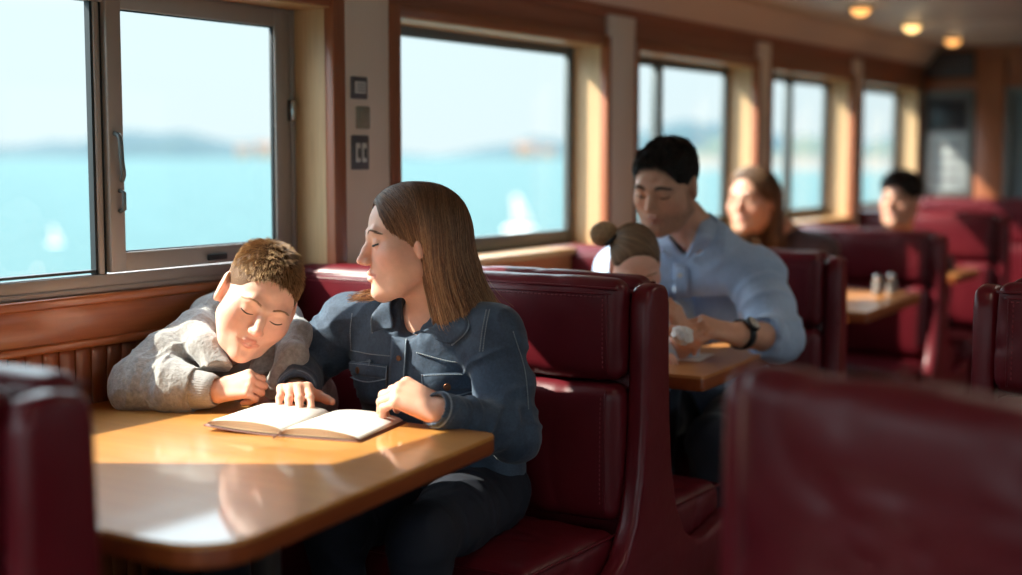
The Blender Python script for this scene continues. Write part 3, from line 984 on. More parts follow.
def make_bench(name, W=.99, detail=True, sides=(-1, 1), crease=.004, tall=False):
    """double bench: x = along the cabin (spine at 0), y = from the aisle end panel (0) to the wall (W)"""
    t = empty(name)
    o = prism('end_panel', end_panel_profile(), 'y', -.03, .022, M['leather_trim'], t)
    bev(o, .016, 4, 60)
    if detail:
        pr = [p for p in end_panel_profile() if p[1] > .36]
    o = box('spine_board', -.026, .026, .02, W, .12, 1.0, M['leather_trim'], t, .012)
    o = box('plinth', -.30, .30, .05, W - .01, 0, .16, M['kick'], t, .004)
    o = box('seat_base', -.46, .46, .02, W, .155, .335, M['leather_trim'], t, .012)
    for s in sides:
        def lean(p, s=s):
            q = p.copy(); q[:, 0] = p[:, 0]; return q
        if tall:
            pad('back_cushion', (s * .060, W / 2 + .012, .750), (.042, W / 2 - .014, .280), .034, M['leather'], t, (.016, .004, .006), .014, crease, 2)
            pad('seat_cushion', (s * .292, W / 2 + .012, .393), (.205, W / 2 - .014, .062), .032, M['leather'], t, (.004, .004, .016), .02, .005, 8)
            continue
        up = pad('upper_back_cushion', (s * .058, W / 2 + .012, .912), (.040, W / 2 - .014, .118), .030, M['leather'], t, (.014, .004, .006), .012 if detail else .03, crease, 1 + s)
        lo = pad('lower_back_cushion', (s * .062, W / 2 + .012, .628), (.042, W / 2 - .014, .160), .030, M['leather'], t, (.020, .004, .004), .012 if detail else .03, crease, 4 + s)
        se = pad('seat_cushion', (s * .292, W / 2 + .012, .393), (.205, W / 2 - .014, .062), .032, M['leather'], t, (.004, .004, .016), .014 if detail else .03, .005, 8 + s)
        # piping and stitches
        xf = s * .108
        if detail:
            def on(o_, pts, dx=.0006):
                bt = BVHTree.FromPolygons([v.co.copy() for v in o_.data.vertices], [tuple(p_.vertices) for p_ in o_.data.polygons]); out = []
                for q_ in pts:
                    h_ = bt.ray_cast(V((s * .4, q_[1], q_[2])), V((-s, 0, 0)))
                    out.append((h_[0].x + s * dx, q_[1], q_[2]) if h_[0] is not None else q_)
                return out
            top = [(s * (.104), y, 1.006) for y in np.linspace(.04, W - .03, 30)]
            side = [(s * .107, .055, z) for z in np.linspace(.80, 1.0, 14)]
            tubes('piping', [[(s * .098, y, 1.009 + .004 * math.sin(PI * y / W)) for y in np.linspace(.03, W - .02, 30)]], .0035, M['leather_trim'], up, 6)
            tubes('top_stitching', stitch_row(on(up, [(0, y, .990) for y in np.linspace(.05, W - .03, 60)])), .0013, M['stitch'], up, 4)
            tubes('seam_cord', [on(up, [(0, y, .997) for y in np.linspace(.045, W - .03, 60)], .0)], .0022, M['leather_trim'], up, 6)
            tubes('side_stitching', stitch_row(on(up, [(0, .066, z) for z in np.linspace(.815, .988, 20)])), .0013, M['stitch'], up, 4)
            tubes('side_stitching', stitch_row(on(lo, [(0, .066, z) for z in np.linspace(.50, .765, 24)])), .0013, M['stitch'], lo, 4)
            tubes('seam_cord', [on(lo, [(0, .056, z) for z in np.linspace(.49, .775, 24)], 0)], .0022, M['leather_trim'], lo, 6)
            tubes('seam_cord', [on(up, [(0, .056, z) for z in np.linspace(.81, .996, 20)], 0)], .0022, M['leather_trim'], up, 6)
            tubes('piping', [[(s * (.09 + .40 * a), .016 + .008, .446) for a in np.linspace(0.02, .98, 12)] + [(s * .496, y, .442) for y in np.linspace(.035, W - .02, 20)]], .0032, M['leather_trim'], se, 6)
    return t

BG = 'burgundy leather double benches along the cabin'
bench = make_bench('booth_bench')
def place(o, x, y, rz, label, zs=1.0, xs=1.0):
    o.location = (x, y, 0); o.rotation_euler = (0, 0, rz); o.scale = (xs, 1, zs); tag(o, label, 'bench', BG); return o
place(bench, 2.945, 1.45, 0, 'burgundy leather bench the woman in the denim jacket leans against')
def more(*a, **k):
    return place(copy_tree(bench), *a, **k)
more(1.23, 1.47, 0, 'dark blurred bench at the left edge in front of the wooden table', .99)
more(4.33, 1.48, .12, 'burgundy bench behind the man in the light blue shirt', .978)
more(6.17, 1.65, 0, 'burgundy bench behind the small table with two shakers', .957)
more(7.22, 1.62, 0, 'burgundy bench behind the far man, second from the bulkhead', 1.0)
more(8.12, 1.30, 0, 'farthest burgundy bench, against the bulkhead', 1.03).scale = (.36, 1, 1.04)
place(make_bench('booth_bench', sides=(1,), crease=.007, tall=True), 1.75, .685, PI - FRONT_ROT, 'large blurred burgundy bench in the right foreground', 1.02)
more(3.20, .735, PI, 'burgundy bench across the aisle, cut by the right edge', 1.012)

# ================================================================= tables
def rounded_poly(P, rad, n=7):
    out = []
    m = len(P)
    for i in range(m):
        p = V(P[i]); a = V(P[i - 1]); b = V(P[(i + 1) % m]); r = rad[i]
        if r <= 0: out.append(tuple(p)); continue
        u = (a - p).normalized(); w = (b - p).normalized()
        for k in range(n):
            f = k / (n - 1); s = 1 - f
            q = (p + u * r) * s * s + p * 2 * s * f + (p + w * r) * f * f
            out.append(tuple(q))
    return out

def make_table(name, P, rad, z, label, mat, poles, th=.038, foot=True):
    c = V((sum(p[0] for p in P) / len(P), sum(p[1] for p in P) / len(P)))
    t = empty(name, (c.x, c.y, 0)); tag(t, label, 'table')
    L = [(p[0] - c.x, p[1] - c.y) for p in P]
    poly = rounded_poly(L, rad)
    bm = bmesh.new()
    n = len(poly)
    tops = [bm.verts.new((x * .997, y * .997, z)) for x, y in poly]
    mid = [bm.verts.new((x, y, z - .003)) for x, y in poly]
    bm.faces.new(tops)
    for i in range(n):
        j = (i + 1) % n; bm.faces.new((mid[i], mid[j], tops[j], tops[i]))
    bot = [bm.verts.new((x, y, z - .008)) for x, y in poly]
    for i in range(n):
        j = (i + 1) % n; bm.faces.new((bot[i], bot[j], mid[j], mid[i]))
    bm.faces.new(bot[::-1])
    top = from_bm('table_top', bm, mat, t)
    bm = bmesh.new()
    rg = []
    for s_, zz in ((.999, z - .0075), (1.0, z - .010), (1.0, z - th + .006), (.995, z - th)):
        rg.append([bm.verts.new((x * s_, y * s_, zz)) for x, y in poly])
    for a, b in zip(rg[:-1], rg[1:]):
        for i in range(n):
            j = (i + 1) % n; bm.faces.new((a[i], b[i], b[j], a[j]))
    bm.faces.new(rg[0]); bm.faces.new(rg[-1][::-1])
    from_bm('edge_band', bm, M['table_edge'], t)
    for px, py in poles:
        lg = lathe('pedestal', [(.026, .03), (.026, z - th - .004), (.07, z - th - .004), (.07, z - th)], M['pole'], t, 24, (px - c.x, py - c.y, 0))
        lathe('foot_plate', [(.0, 0), (.17, 0), (.175, .008), (.16, .02), (.04, .035), (.0, .035)], M['pole'], t, 28, (px - c.x, py - c.y, 0))
    return t
make_table('booth_table', [(1.43, 1.372), (2.36, 1.489), (2.36, 2.443), (1.43, 2.443)], [.12, .035, .01, .01], .76,
           'glossy honey wood table with the open book, in the foreground', M['table'], [(1.86, 1.66)])
make_table('booth_table.001', [(3.185, 1.415), (3.80, 1.452), (3.80, 2.335), (3.185, 2.335)], [.012, .012, .01, .01], .77,
           'wooden table with a sheet of paper in front of the man in blue', M['table_far'], [(3.5, 1.85)])
make_table('booth_table.002', [(4.72, 1.50), (5.50, 1.535), (5.50, 2.335), (4.72, 2.335)], [.012, .012, .01, .01], .78,
           'small far wooden table with two glass shakers on it', M['table_far'], [(5.1, 1.9)])
make_table('booth_table.003', [(6.52, 1.66), (6.95, 1.66), (6.95, 2.335), (6.52, 2.335)], [.012, .012, .01, .01], .77,
           'farthest wooden table, beyond the bench with the shaker table', M['table_far'], [(6.73, 1.95)])

# ================================================================= small things
def shaker(i, x, y, z, label):
    t = empty('salt_shaker' if i == 0 else 'pepper_shaker', (x, y, z)); tag(t, label, 'shaker', 'glass shakers')
    M.setdefault('shaker_glass', plain('shaker_glass', rgb(128, 122, 118), .1))
    lathe('body', [(.0, 0), (.019, 0), (.021, .004), (.018, .05), (.016, .055), (.0, .055)], M['shaker_glass'], t, 16)
    lathe('cap', [(.0, .055), (.017, .055), (.018, .07), (.012, .08), (.0, .082)], M['chrome'], t, 16)
shaker(0, 5.335, 1.654, .78, 'left glass shaker of the two on the far table')
shaker(1, 5.41, 1.622, .78, 'right glass shaker of the two on the far table')

pp = empty('paper_sheet', (3.46, 1.64, .7715), .15); tag(pp, 'white sheet of paper lying flat on the table by the man', 'paper')
bm = bmesh.new(); g = []
for i in range(9):
    g.append([bm.verts.new((-.075 + i * .019, -.105 + j * .026, .0012 * math.sin(i * .8) * math.sin(j * .6) + .0012)) for j in range(9)])
for a, b in zip(g[:-1], g[1:]):
    for j in range(8): bm.faces.new((a[j], a[j + 1], b[j + 1], b[j]))
o = from_bm('sheet', bm, M['paper'], pp, True); o.modifiers.new('s', 'SOLIDIFY').thickness = .0006

# open book --------------------------------------------------------------------
BK = V((2.210, 1.858, .7612)); BA = math.atan2(.214, .977)   # spine direction
bk = empty('open_book', BK, BA); tag(bk, 'open book with blank white pages and brown cover on the table', 'book')
HL = .105   # half length along the spine (local x); pages spread along local y
PW = .168
def leafz(f, lift): # page surface height over the fraction from spine to fore edge
    return .004 + lift * (math.sin(min(f * 1.25, 1) * PI * .5) ** .6 * (1 - f) ** .5 * 1.15 + .30 * (1 - f)) 
def page_block(side, lift, curl):
    bm = bmesh.new(); n = 18; top = []; bot = []
    for k in range(n + 1):
        f = k / n; y = side * (f * PW); z = leafz(f, lift) + curl * f * f
        zb = .0035 + curl * f * f * .85
        top.append([bm.verts.new((x, y, max(z, zb + .0008))) for x in (-HL, HL)])
        bot.append([bm.verts.new((x, y, zb)) for x in (-HL, HL)])
    for k in range(n):
        bm.faces.new((top[k][0], top[k][1], top[k + 1][1], top[k + 1][0]))
        bm.faces.new((bot[k][0], bot[k + 1][0], bot[k + 1][1], bot[k][1]))
        for e in (0, 1):
            bm.faces.new((top[k][e], top[k + 1][e], bot[k + 1][e], bot[k][e]))
    bm.faces.new((top[0][0], bot[0][0], bot[0][1], top[0][1])); bm.faces.new((top[n][0], top[n][1], bot[n][1], bot[n][0]))
    o = from_bm('page_block', bm, M['paper'], bk)
    o.data.materials.append(M['paper_edge'])
    for p in o.data.polygons:
        if abs(p.normal.z) < .5: p.material_index = 1
        else: p.use_smooth = True
    # a few loose leaf lines along the lower edge
    paths = []
    for q_ in (.3, .55, .8):
        for e in (-HL - .0003,):
            paths.append([(e, side * (k / n * PW), .0035 + curl * (k / n) ** 2 * .9 + (max(leafz(k / n, lift) + curl * (k / n) ** 2, .004) - .0035 - curl * (k / n) ** 2 * .9) * q_) for k in range(n + 1)])
    tubes('leaf_edge', paths, .0004, M['cover'], o, 4)
    return o
page_block(1, .020, .012); page_block(-1, .018, .0)
bm = bmesh.new(); n = 20; rows = []
for k in range(n + 1):
    y = -PW - .006 + k * (2 * PW + .012) / n
    f = max(y, 0) / PW
    rows.append([bm.verts.new((x, y, .001 + .0105 * f * f)) for x in (-HL - .005, HL + .005)])
for a, b in zip(rows[:-1], rows[1:]): bm.faces.new((a[0], a[1], b[1], b[0]))
o = from_bm('cover', bm, M['cover'], bk, True); m = o.modifiers.new('s', 'SOLIDIFY'); m.thickness = .0024; m.offset = 1
tubes('ribbon_marker', [[(-HL + .02, 0, .010), (-HL - .004, .001, .008), (-HL - .012, .003, .003), (-HL - .03, .004, .0012)]], .0014, M['cover'], bk, 6)
# ================================================================= people: heads, hands, hair
def mirror(v): return (-v[0], v[1], v[2])

def head_sdf(jaw=1.0, nose=1.0, child=0.0, male=0.0, lid=.7, cheek=0.0, ear=1.0, tip=1.0, nz=0.0):
    """head in its own frame: x to the person's right, y forward, z up; chin -.112, crown +.113 (metres, adult)"""
    h = SDF()
    h.ell((0, -.018, .032), (.072, .092, .081), k=.02)
    h.ell((0, .030, .030), (.061, .055, .060), k=.02)
    h.ell((0, .030, -.030), (.056 * (1 + .04 * child), .053, .060), k=.02)
    jw = .049 * jaw
    for s in (-1, 1):
        h.chain([(s * jw, -.002, -.056), (s * .030 * jaw, .038, -.088), (0, .062, -.0985)], [.020 + .004 * male, .018 + .003 * male, .0165 + .002 * male], k=.026)
        h.sph((s * .041, .046, -.024), .021 + .004 * child + cheek, k=.028)
        h.ell((s * .038, .022, -.034), (.023, .040, .042), k=.03)
        h.chain([(s * .010, .0830, .0135), (s * .030, .0785, .0165), (s * .046, .062, .012)], [.007 + .003 * male, .008 + .003 * male, .006], k=.016)
    h.ell((0, .069, -.099), (.016 + .003 * male, .013 + .003 * male, .012), k=.016)
    h.ell((0, .0665, -.064), (.028, .0185, .022), k=.022)
    for s in (-1, 1):
        h.sph((s * .0325, .1075, -.002), .0225, k=.016, op='s')
        h.sph((s * .0315, .0705, -.003), .0137, k=.006)
    n = nose
    h.chain([(0, .082, .006), (0, .0925 + .003 * (n - 1), -.014), (0, .1050 * (1 + .12 * (n - 1)), -.0315 + nz)], [.0072 * tip, .0080 * tip, .0094 * (1 + .1 * child) * tip], k=.011)
    h.cap((0, .084, -.030), (0, .0975, -.0375), .0065, .0062, k=.008)
    for s in (-1, 1):
        h.sph((s * .0098, .0940, -.0365 + nz * .8), .0072 * (.4 + .6 * tip), k=.008)
        h.sph((s * .0062, .0985, -.0455 + nz * .8), .0026, k=.003, op='s')
    # lips
    up = [(-.0235, .0755, -.0660), (-.0085, .0862, -.0605), (0, .0868, -.0618), (.0085, .0862, -.0605), (.0235, .0755, -.0660)]
    lw = [(-.0205, .0760, -.0690), (0, .0868, -.0728), (.0205, .0760, -.0690)]
    h.chain(up, [.0020, .0042, .0040, .0042, .0020], k=.004)
    h.chain(lw, [.0022, .0052, .0022], k=.004)
    h.chain([(-.0245, .0800, -.0664), (0, .0945, -.0668), (.0245, .0800, -.0664)], [.0010, .0018, .0010], k=.0025, op='s')
    h.sph((0, .0925, -.0865), .006, k=.012, op='s')
    # ears
    for s in (-1, 1):
        R = np.array(Matrix.Rotation(s * math.radians(-16), 3, 'Z') @ Matrix.Rotation(math.radians(12), 3, 'X'))
        eo = (ear - 1) * .02
        h.ell((s * (.0735 + eo), -.013, -.006), (.0065 * ear, .0170 * ear, .0275 * ear), R, k=.006)
        h.ell((s * .0715, -.006, -.027), (.006, .008, .010), R, k=.006)
        h.ell((s * .0690, -.004, -.008), (.012, .012, .020), k=.006)
        h.ell((s * (.0800 + eo * 1.2), -.009, -.004), (.0055 * ear, .0095 * ear, .0165 * ear), R, k=.006, op='s')
    # slit of the eyes under a lowered lid: lid 0 open .. 1 closed
    gap = .0044 * (1 - lid)
    if gap > .0004:
        for s in (-1, 1):
            z0 = -.0085 + .002 * (1 - lid)
            h.chain([(s * .0205, .0800, z0), (s * .0315, .0875, z0 - .0012), (s * .0425, .0770, z0 + .0005)], [.0008, gap, .0008], k=.0012, op='s')
    return h

def skin_color(pl, base, lip, blush, male=0.0, stub=None):
    """tint of points in the head's own frame"""
    c = np.tile(np.array(base), (len(pl), 1))
    def seg(a, b):
        a = np.array(a); b = np.array(b); ab = b - a
        t = np.clip((pl - a) @ ab / (ab @ ab), 0, 1)[:, None]
        return np.linalg.norm(pl - a - t * ab, axis=1)
    for s in (-1, 1):
        g = np.exp(-((np.linalg.norm((pl - np.array((s * .042, .058, -.030))) / np.array((.026, .03, .022)), axis=1)) ** 2))
        c += (np.array(blush) - c) * (.55 * g)[:, None]
        g = np.exp(-((np.linalg.norm(pl - np.array((s * .078, -.012, -.01)), axis=1) / .024) ** 2))
        c += (np.array(blush) - c) * (.45 * g)[:, None]
    g = np.exp(-((np.linalg.norm(pl - np.array((0, .108, -.034)), axis=1) / .012) ** 2))
    c += (np.array(blush) - c) * (.5 * g)[:, None]
    if stub is not None:
        m = np.clip((-.045 - pl[:, 2] + .25 * np.maximum(.03 - pl[:, 1], 0) * 0) / .02, 0, 1) * np.clip((pl[:, 1] + .012) / .02, 0, 1) * np.clip((pl[:, 2] + .135) / .02, 0, 1)
        side = np.clip((np.abs(pl[:, 0]) - .048) / .01, 0, 1) * np.clip((pl[:, 1] + .002) / .012, 0, 1) * np.clip((.036 - pl[:, 1]) / .012, 0, 1) * np.clip((.005 - pl[:, 2]) / .02, 0, 1)
        m = np.clip(np.maximum(m, side), 0, 1) * (.75 + .25 * vnoise(pl * 900))
        c += (np.array(stub) - c) * np.clip(m * .62, 0, 1)[:, None]
    d = np.minimum.reduce([seg((-.0215, .0765, -.0655), (-.0085, .0862, -.0610)) - .0026, seg((.0215, .0765, -.0655), (.0085, .0862, -.0610)) - .0026, seg((-.0085, .0862, -.061), (.0085, .0862, -.061)) - .0040,
                           seg((-.019, .0765, -.0690), (0, .0868, -.0728)) - .0042, seg((.019, .0765, -.0690), (0, .0868, -.0728)) - .0042])
    m = np.clip(1 - d / .0030, 0, 1) * (pl[:, 1] > .07) * .85
    c += (np.array(lip) - c) * m[:, None]
    return np.clip(c, 0, 1)

def frame_matrix(center, face, up, scale=1.0, roll=0.0):
    f = V(face).normalized(); u = V(up); u = (u - f * u.dot(f)).normalized(); r = f.cross(u)
    Rm = Matrix((r, f, u)).transposed().to_4x4()
    return Matrix.Translation(V(center)) @ Rm @ Matrix.Rotation(roll, 4, 'Y') @ Matrix.Scale(scale, 4)

def npm(M, p):
    A = np.array(M); return np.asarray(p, float) @ A[:3, :3].T + A[:3, 3]

# hands -----------------------------------------------------------------
FING = {'index': (.0285, .088, (.043, .026, .020), .0088), 'middle': (.0095, .092, (.047, .030, .021), .0090),
        'ring': (-.0095, .088, (.043, .028, .020), .0085), 'pinky': (-.0275, .080, (.034, .021, .018), .0076)}
def hand_sdf(W, d, back, side, scale=1.0, curls=None, spread=1.0, thumb=((.50, -.10), (.20, -.15), (.10, -.05)), tscale=1.0):
    """W wrist, d direction of the palm, back = direction the back of the hand looks, side = +1 right hand / -1 left hand.
    curls: finger -> three bends in degrees. Index finger lies on the thumb side."""
    d = V(d).normalized(); b = V(back); b = (b - d * b.dot(d)).normalized()
    x = d.cross(b) * side        # towards the thumb for side=+1 seen from the back, see below
    x = -x
    def P(px, py, pz): return V(W) + (x * px + d * py + b * pz) * scale
    h = SDF(); tips = []
    # palm
    for n, (fx, fy, L, r) in FING.items():
        h.cap(P(fx * .62, .006, -.004), P(fx, fy, -.002), .0150 * scale, (r + .0035) * scale, k=.012 * scale)
    h.cap(P(.010, .02, -.008), P(.0, .07, -.009), .015 * scale, .012 * scale, k=.014 * scale)
    curls = curls or {}
    for n, (fx, fy, L, r) in FING.items():
        c = curls.get(n, (20, 25, 15)); a = 0.0
        sp = fx * 3.2 * spread
        p = P(fx, fy, -.002); pts = [p]; rs = [r * 1.06 * scale]
        for i, (l, cc) in enumerate(zip(L, c)):
            a += math.radians(cc)
            v = (d * math.cos(a) - b * math.sin(a)); v = (v + x * math.sin(sp) * max(math.cos(a), 0)).normalized()
            p = p + v * l * scale; pts.append(p); rs.append(r * (1.0, .93, .80)[i] * scale)
        for i in range(3):
            h.cap(pts[i], pts[i + 1], rs[i], rs[i + 1], k=(.006 if i == 0 else .0035) * scale)
        for i in (0, 1):   # knuckles
            h.sph(pts[i] + b * .0012 * scale, rs[i] * 1.03, k=.004 * scale)
        tips.append((pts, rs))
    p = P(.020, .022, -.010); pts = [p]
    v0 = V((0, 0, 0))
    for (tx, tz), l, in zip(thumb, (.042 * tscale, .034 * tscale, .027 * tscale)):
        v = (x * math.sin(tx * 1.6) + d * math.cos(tx * 1.6) + b * tz * 1.6).normalized()
        p = p + v * l * scale; pts.append(p)
    h.cap(pts[0], pts[1], .0165 * scale, .0125 * scale, k=.014 * scale)
    h.cap(pts[1], pts[2], .0112 * scale, .0100 * scale, k=.005 * scale)
    h.cap(pts[2], pts[3], .0100 * scale, .0080 * scale, k=.004 * scale)
    return h, tips, pts

# hair ---------------------------------------------------------------------
def strand_mesh(name, paths, r0, r1, mat, parent, cols, seg=3):
    """paths (N,S,3) -> one mesh of thin tapering tubes, each strand with its own tint"""
    paths = np.asarray(paths, float); N, S, _ = paths.shape
    t = np.zeros_like(paths); t[:, 1:-1] = paths[:, 2:] - paths[:, :-2]; t[:, 0] = paths[:, 1] - paths[:, 0]; t[:, -1] = paths[:, -1] - paths[:, -2]
    t /= np.linalg.norm(t, axis=2, keepdims=True) + 1e-12
    t0 = t[:, 0]; ref = np.where(np.abs(t0[:, 2:3]) < .9, np.array([0, 0, 1.0]), np.array([1.0, 0, 0]))
    a = np.zeros_like(t); x = np.cross(t0, ref)
    for i in range(S):     # carry one frame along the strand, so that tubes never twist shut
        x = x - t[:, i] * (x * t[:, i]).sum(1, keepdims=True); x /= np.linalg.norm(x, axis=1, keepdims=True) + 1e-12; a[:, i] = x
    b = np.cross(t, a)
    f = np.linspace(0, 1, S); r = (r0 + (r1 - r0) * f ** 2)[None, :, None]
    rings = []
    for k in range(seg):
        th = 2 * PI * k / seg
        rings.append(paths + r * (a * math.cos(th) + b * math.sin(th)))
    v = np.stack(rings, 2).reshape(-1, 3)
    i = (np.arange(N)[:, None, None] * S + np.arange(S - 1)[None, :, None]) * seg
    k = np.arange(seg)[None, None, :]; k2 = (k + 1) % seg
    q = np.stack([i + k, i + k2, i + seg + k2, i + seg + k], -1).reshape(-1, 4)
    cols = np.asarray(cols)
    col = np.repeat(cols, S * seg, axis=0) if cols.ndim == 2 else np.repeat(cols.reshape(-1, 3), seg, axis=0)
    if parent is not None: v = v - np.array(parent_loc(parent))
    return from_arrays(name, v, q, mat, parent, True, col)

def comb(shell, p, dirf, steps, ds, off):
    """walk strands over the surface of an SDF: p (N,3) start, dirf(p, i) preferred direction, off (N,) height over it"""
    out = [p.copy()]
    for i in range(steps):
        d = dirf(p, i); g = shell.grad(p.astype(np.float32))
        d = d - g * (d * g).sum(1, keepdims=True)
        d /= np.linalg.norm(d, axis=1, keepdims=True) + 1e-9
        p = p + d * (ds if np.isscalar(ds) else ds[:, None])
        for _ in range(2):
            g = shell.grad(p.astype(np.float32)); e = shell.ev(p.astype(np.float32)) - (off * min(1, i / 9) + .0005 * (1 - min(1, i / 9)))
            p = p - g * e[:, None]
        out.append(p.copy())
    return np.stack(out, 1)

def tint_cols(N, cols, rng, var=.12):
    cols = np.array(cols); w = rng.rand(N, 1)
    i = rng.randint(0, len(cols), N)
    c = cols[i] * (1 + var * (rng.rand(N, 1) * 2 - 1))
    return np.clip(c, 0, 1)

def lin(r, g, b): return np.array(s2l((r / 255, g / 255, b / 255)))

def on_face(h, xz, y0=.16):
    """points of the face under (x, z), met from the front"""
    xz = np.asarray(xz, float); p = np.c_[xz[:, 0], np.full(len(xz), y0), xz[:, 1]].astype(np.float32)
    for _ in range(60): p[:, 1] -= np.maximum(h.ev(p), 0) * .8
    return p.astype(float)

def face_details(h, M, parent, brow_col, lid=.7, lash=.0011, brow_w=1.0, seed=1, iris='iris', brow_dz=0.0, lash_z=0.0):
    """eyebrows, lash lines and, when the lids are not shut, the eyes"""
    rng = np.random.RandomState(seed); sc = M.to_scale()[0]; off = np.array(parent_loc(parent))
    for s in (-1, 1):
        n = 150; u = rng.rand(n)
        x = s * (.012 + .036 * u); z = .0165 + .0075 * np.sin(np.clip(u * 1.15, 0, 1) * PI * .75) - .006 * u ** 3 + (rng.rand(n) - .5) * .0068 * brow_w * (1 - .6 * u) + brow_dz
        a = on_face(h, np.c_[x, z]); ln = .009
        b = on_face(h, np.c_[x + s * ln * .85, z + ln * (.35 - .6 * u)])
        mid = (a + b) / 2; mid[:, 1] += .0012; a[:, 1] -= .0004; b[:, 1] += .0006
        strand_mesh('eyebrow', npm(M, np.stack([a, mid, b], 1).reshape(-1, 3)).reshape(n, 3, 3), .00045 * sc, .0002 * sc, M_['hair'], parent, tint_cols(n, [brow_col], rng, .2))
        z0 = -.0085 + .002 * (1 - lid) + lash_z; t = np.linspace(0, 1, 13)
        xx = s * (.0185 + .0275 * t); zz = z0 + .0006 - .0030 * np.sin(t * PI) + .0022 * t + (1 - lid) * .0034 * np.sin(t * PI)
        c = on_face(h, np.c_[xx, zz]); c[:, 1] += .0004
        r = lash * (.35 + .65 * np.sin(np.clip(t * 1.1, 0, 1) * PI * .8)) * sc
        tubes_local('eyelash', npm(M, c) - off, r, M_['lash'], parent)
        if lid < .95:
            eb = SDF(); eb.sph((s * .0315, .0715, -.004), .0120)
            v, f = eb.moved(M).mesh(.0016 * sc)
            o = from_arrays('eye', v - off, f, M_['eye_white'], parent)
            ir = SDF(); ir.ell((s * .0315, .0722, -.0075), (.0056, .0118, .0056))
            v, f = ir.moved(M).mesh(.0012 * sc)
            io = from_arrays('iris', v - off, f, M_[iris], o)

def tubes_local(name, pts, r, mat, parent, seg=6):
    v, f = tube_arrays(pts, r, seg); bm = bmesh.new(); bv = [bm.verts.new(x) for x in v]
    for q in f: bm.faces.new([bv[k] for k in dict.fromkeys(q)])
    return from_bm(name, bm, mat, parent, True)
M_ = M

# --------------------------------------------------------------- where things are: a point of the room seen at pixel (u, v), d metres along the lens axis
CAMP = V((0, 0, 1.31))
FWD = V((math.cos(yaw) * math.cos(pit), math.sin(yaw) * math.cos(pit), -math.sin(pit)))
RGT = V((math.sin(yaw), -math.cos(yaw), 0)); UPV = RGT.cross(FWD)
def ray(u, v): return FWD + RGT * ((u - 511) / F_PX) + UPV * ((287.5 - v) / F_PX)
def at(u, v, d): return CAMP + ray(u, v) * d
def vw(r, u, f): return RGT * r + UPV * u + FWD * f          # direction given as right / up / away

def head_at(face, up, scale, local, u, v, d):
    M0 = frame_matrix((0, 0, 0), face, up, scale)
    c = at(u, v, d) - M0 @ V(local)
    return frame_matrix(c, face, up, scale)

def folds(freq, amp, seed=0, aniso=(1, 1, 1), sharp=3):
    a = np.array(aniso, np.float32) * freq
    def f(p):
        q = p * a + seed * 11.7
        w = vnoise(q * .5 + 5)[:, None]
        n = 1 - np.abs(vnoise(q + w * 1.2))
        return amp * (n ** sharp - .35) + amp * .6 * vnoise(q * .45 + 3)
    return f

def limb_folds(a, b, amp, freq, seed, r=.09):
    """rings of cloth around the limb a-b"""
    a = np.array(a, np.float32); b = np.array(b, np.float32); ab = b - a; L = float(np.linalg.norm(ab)); ab /= L
    def f(p):
        t = (p - a) @ ab; rad = p - a - t[:, None] * ab
        w = np.clip(1 - np.linalg.norm(rad, axis=1) / r, 0, 1) * np.clip(t / .03, 0, 1) * np.clip((L - t) / .03 + .4, 0, 1)
        n = 1 - np.abs(vnoise(np.c_[t * freq, rad[:, 0] * 9, rad[:, 2] * 9 + t * freq * .35] + seed * 5.1))
        return amp * (n ** 3 - .3) * np.minimum(w * 3, 1)
    return f

def total(*fs):
    return lambda p: sum(f(p) for f in fs)

class Surf:
    """finished mesh surface to sew details on"""
    def __init__(s, o, vf=None):
        if vf is not None:
            s.b = BVHTree.FromPolygons([V(x) for x in vf[0]], [tuple(int(i) for i in q) for q in vf[1]]); return
        off = parent_loc(o.parent) if o.parent else V((0, 0, 0))
        me = o.data; s.off = off
        vs = [V(v.co) + off for v in me.vertices]; fs = [tuple(p.vertices) for p in me.polygons]
        s.b = BVHTree.FromPolygons(vs, fs)
    def hit(s, u, v):
        r = ray(u, v).normalized(); h = s.b.ray_cast(CAMP, r)
        if h[0] is None:
            q = s.b.find_nearest(at(u, v, 3.1)); return V(q[0]), V(q[1])
        n = h[1] if h[1].dot(r) < 0 else -h[1]
        return V(h[0]), n

def patch(name, surf, quad, mat, parent, off=.002, th=.003, nu=14, nv=8, puff=0.0):
    """cloth patch sewn on: quad = four corners (seen from the seat opposite) tl, tr, br, bl"""
    bm = bmesh.new(); g = []; o3 = parent_loc(parent)
    tl, tr, br, bl = [np.array(q, float) for q in quad]
    for j in range(nv + 1):
        row = []
        for i in range(nu + 1):
            a = i / nu; b = j / nv
            q = (tl * (1 - a) + tr * a) * (1 - b) + (bl * (1 - a) + br * a) * b
            p, n = surf.hit(*q)
            edge = min(a, 1 - a, b, 1 - b)
            row.append(bm.verts.new(p + n * (off + puff * min(edge * 6, 1)) - o3))
        g.append(row)
    for a, b in zip(g[:-1], g[1:]):
        for i in range(nu): bm.faces.new((a[i], a[i + 1], b[i + 1], b[i]))
    o = from_bm(name, bm, mat, parent, True)
    for f in o.data.polygons: pass
    m = o.modifiers.new('solid', 'SOLIDIFY'); m.thickness = th; m.offset = 0
    return o

def seam(name, surf, line, mat, parent, r=.0008, off=.0035, n=24, dash=False):
    o3 = np.array(parent_loc(parent)); L = spline(line, n) if len(line) > 2 else np.linspace(line[0], line[1], n)
    pts = []
    for q in L:
        p, nn = surf.hit(*q); pts.append(np.array(p + nn * off) - o3)
    pts = np.array(pts)
    if dash: return tubes(name, stitch_row(pts, .0052, .0034), r, mat, parent, 4)
    return tubes(name, [pts], r, mat, parent, 6)

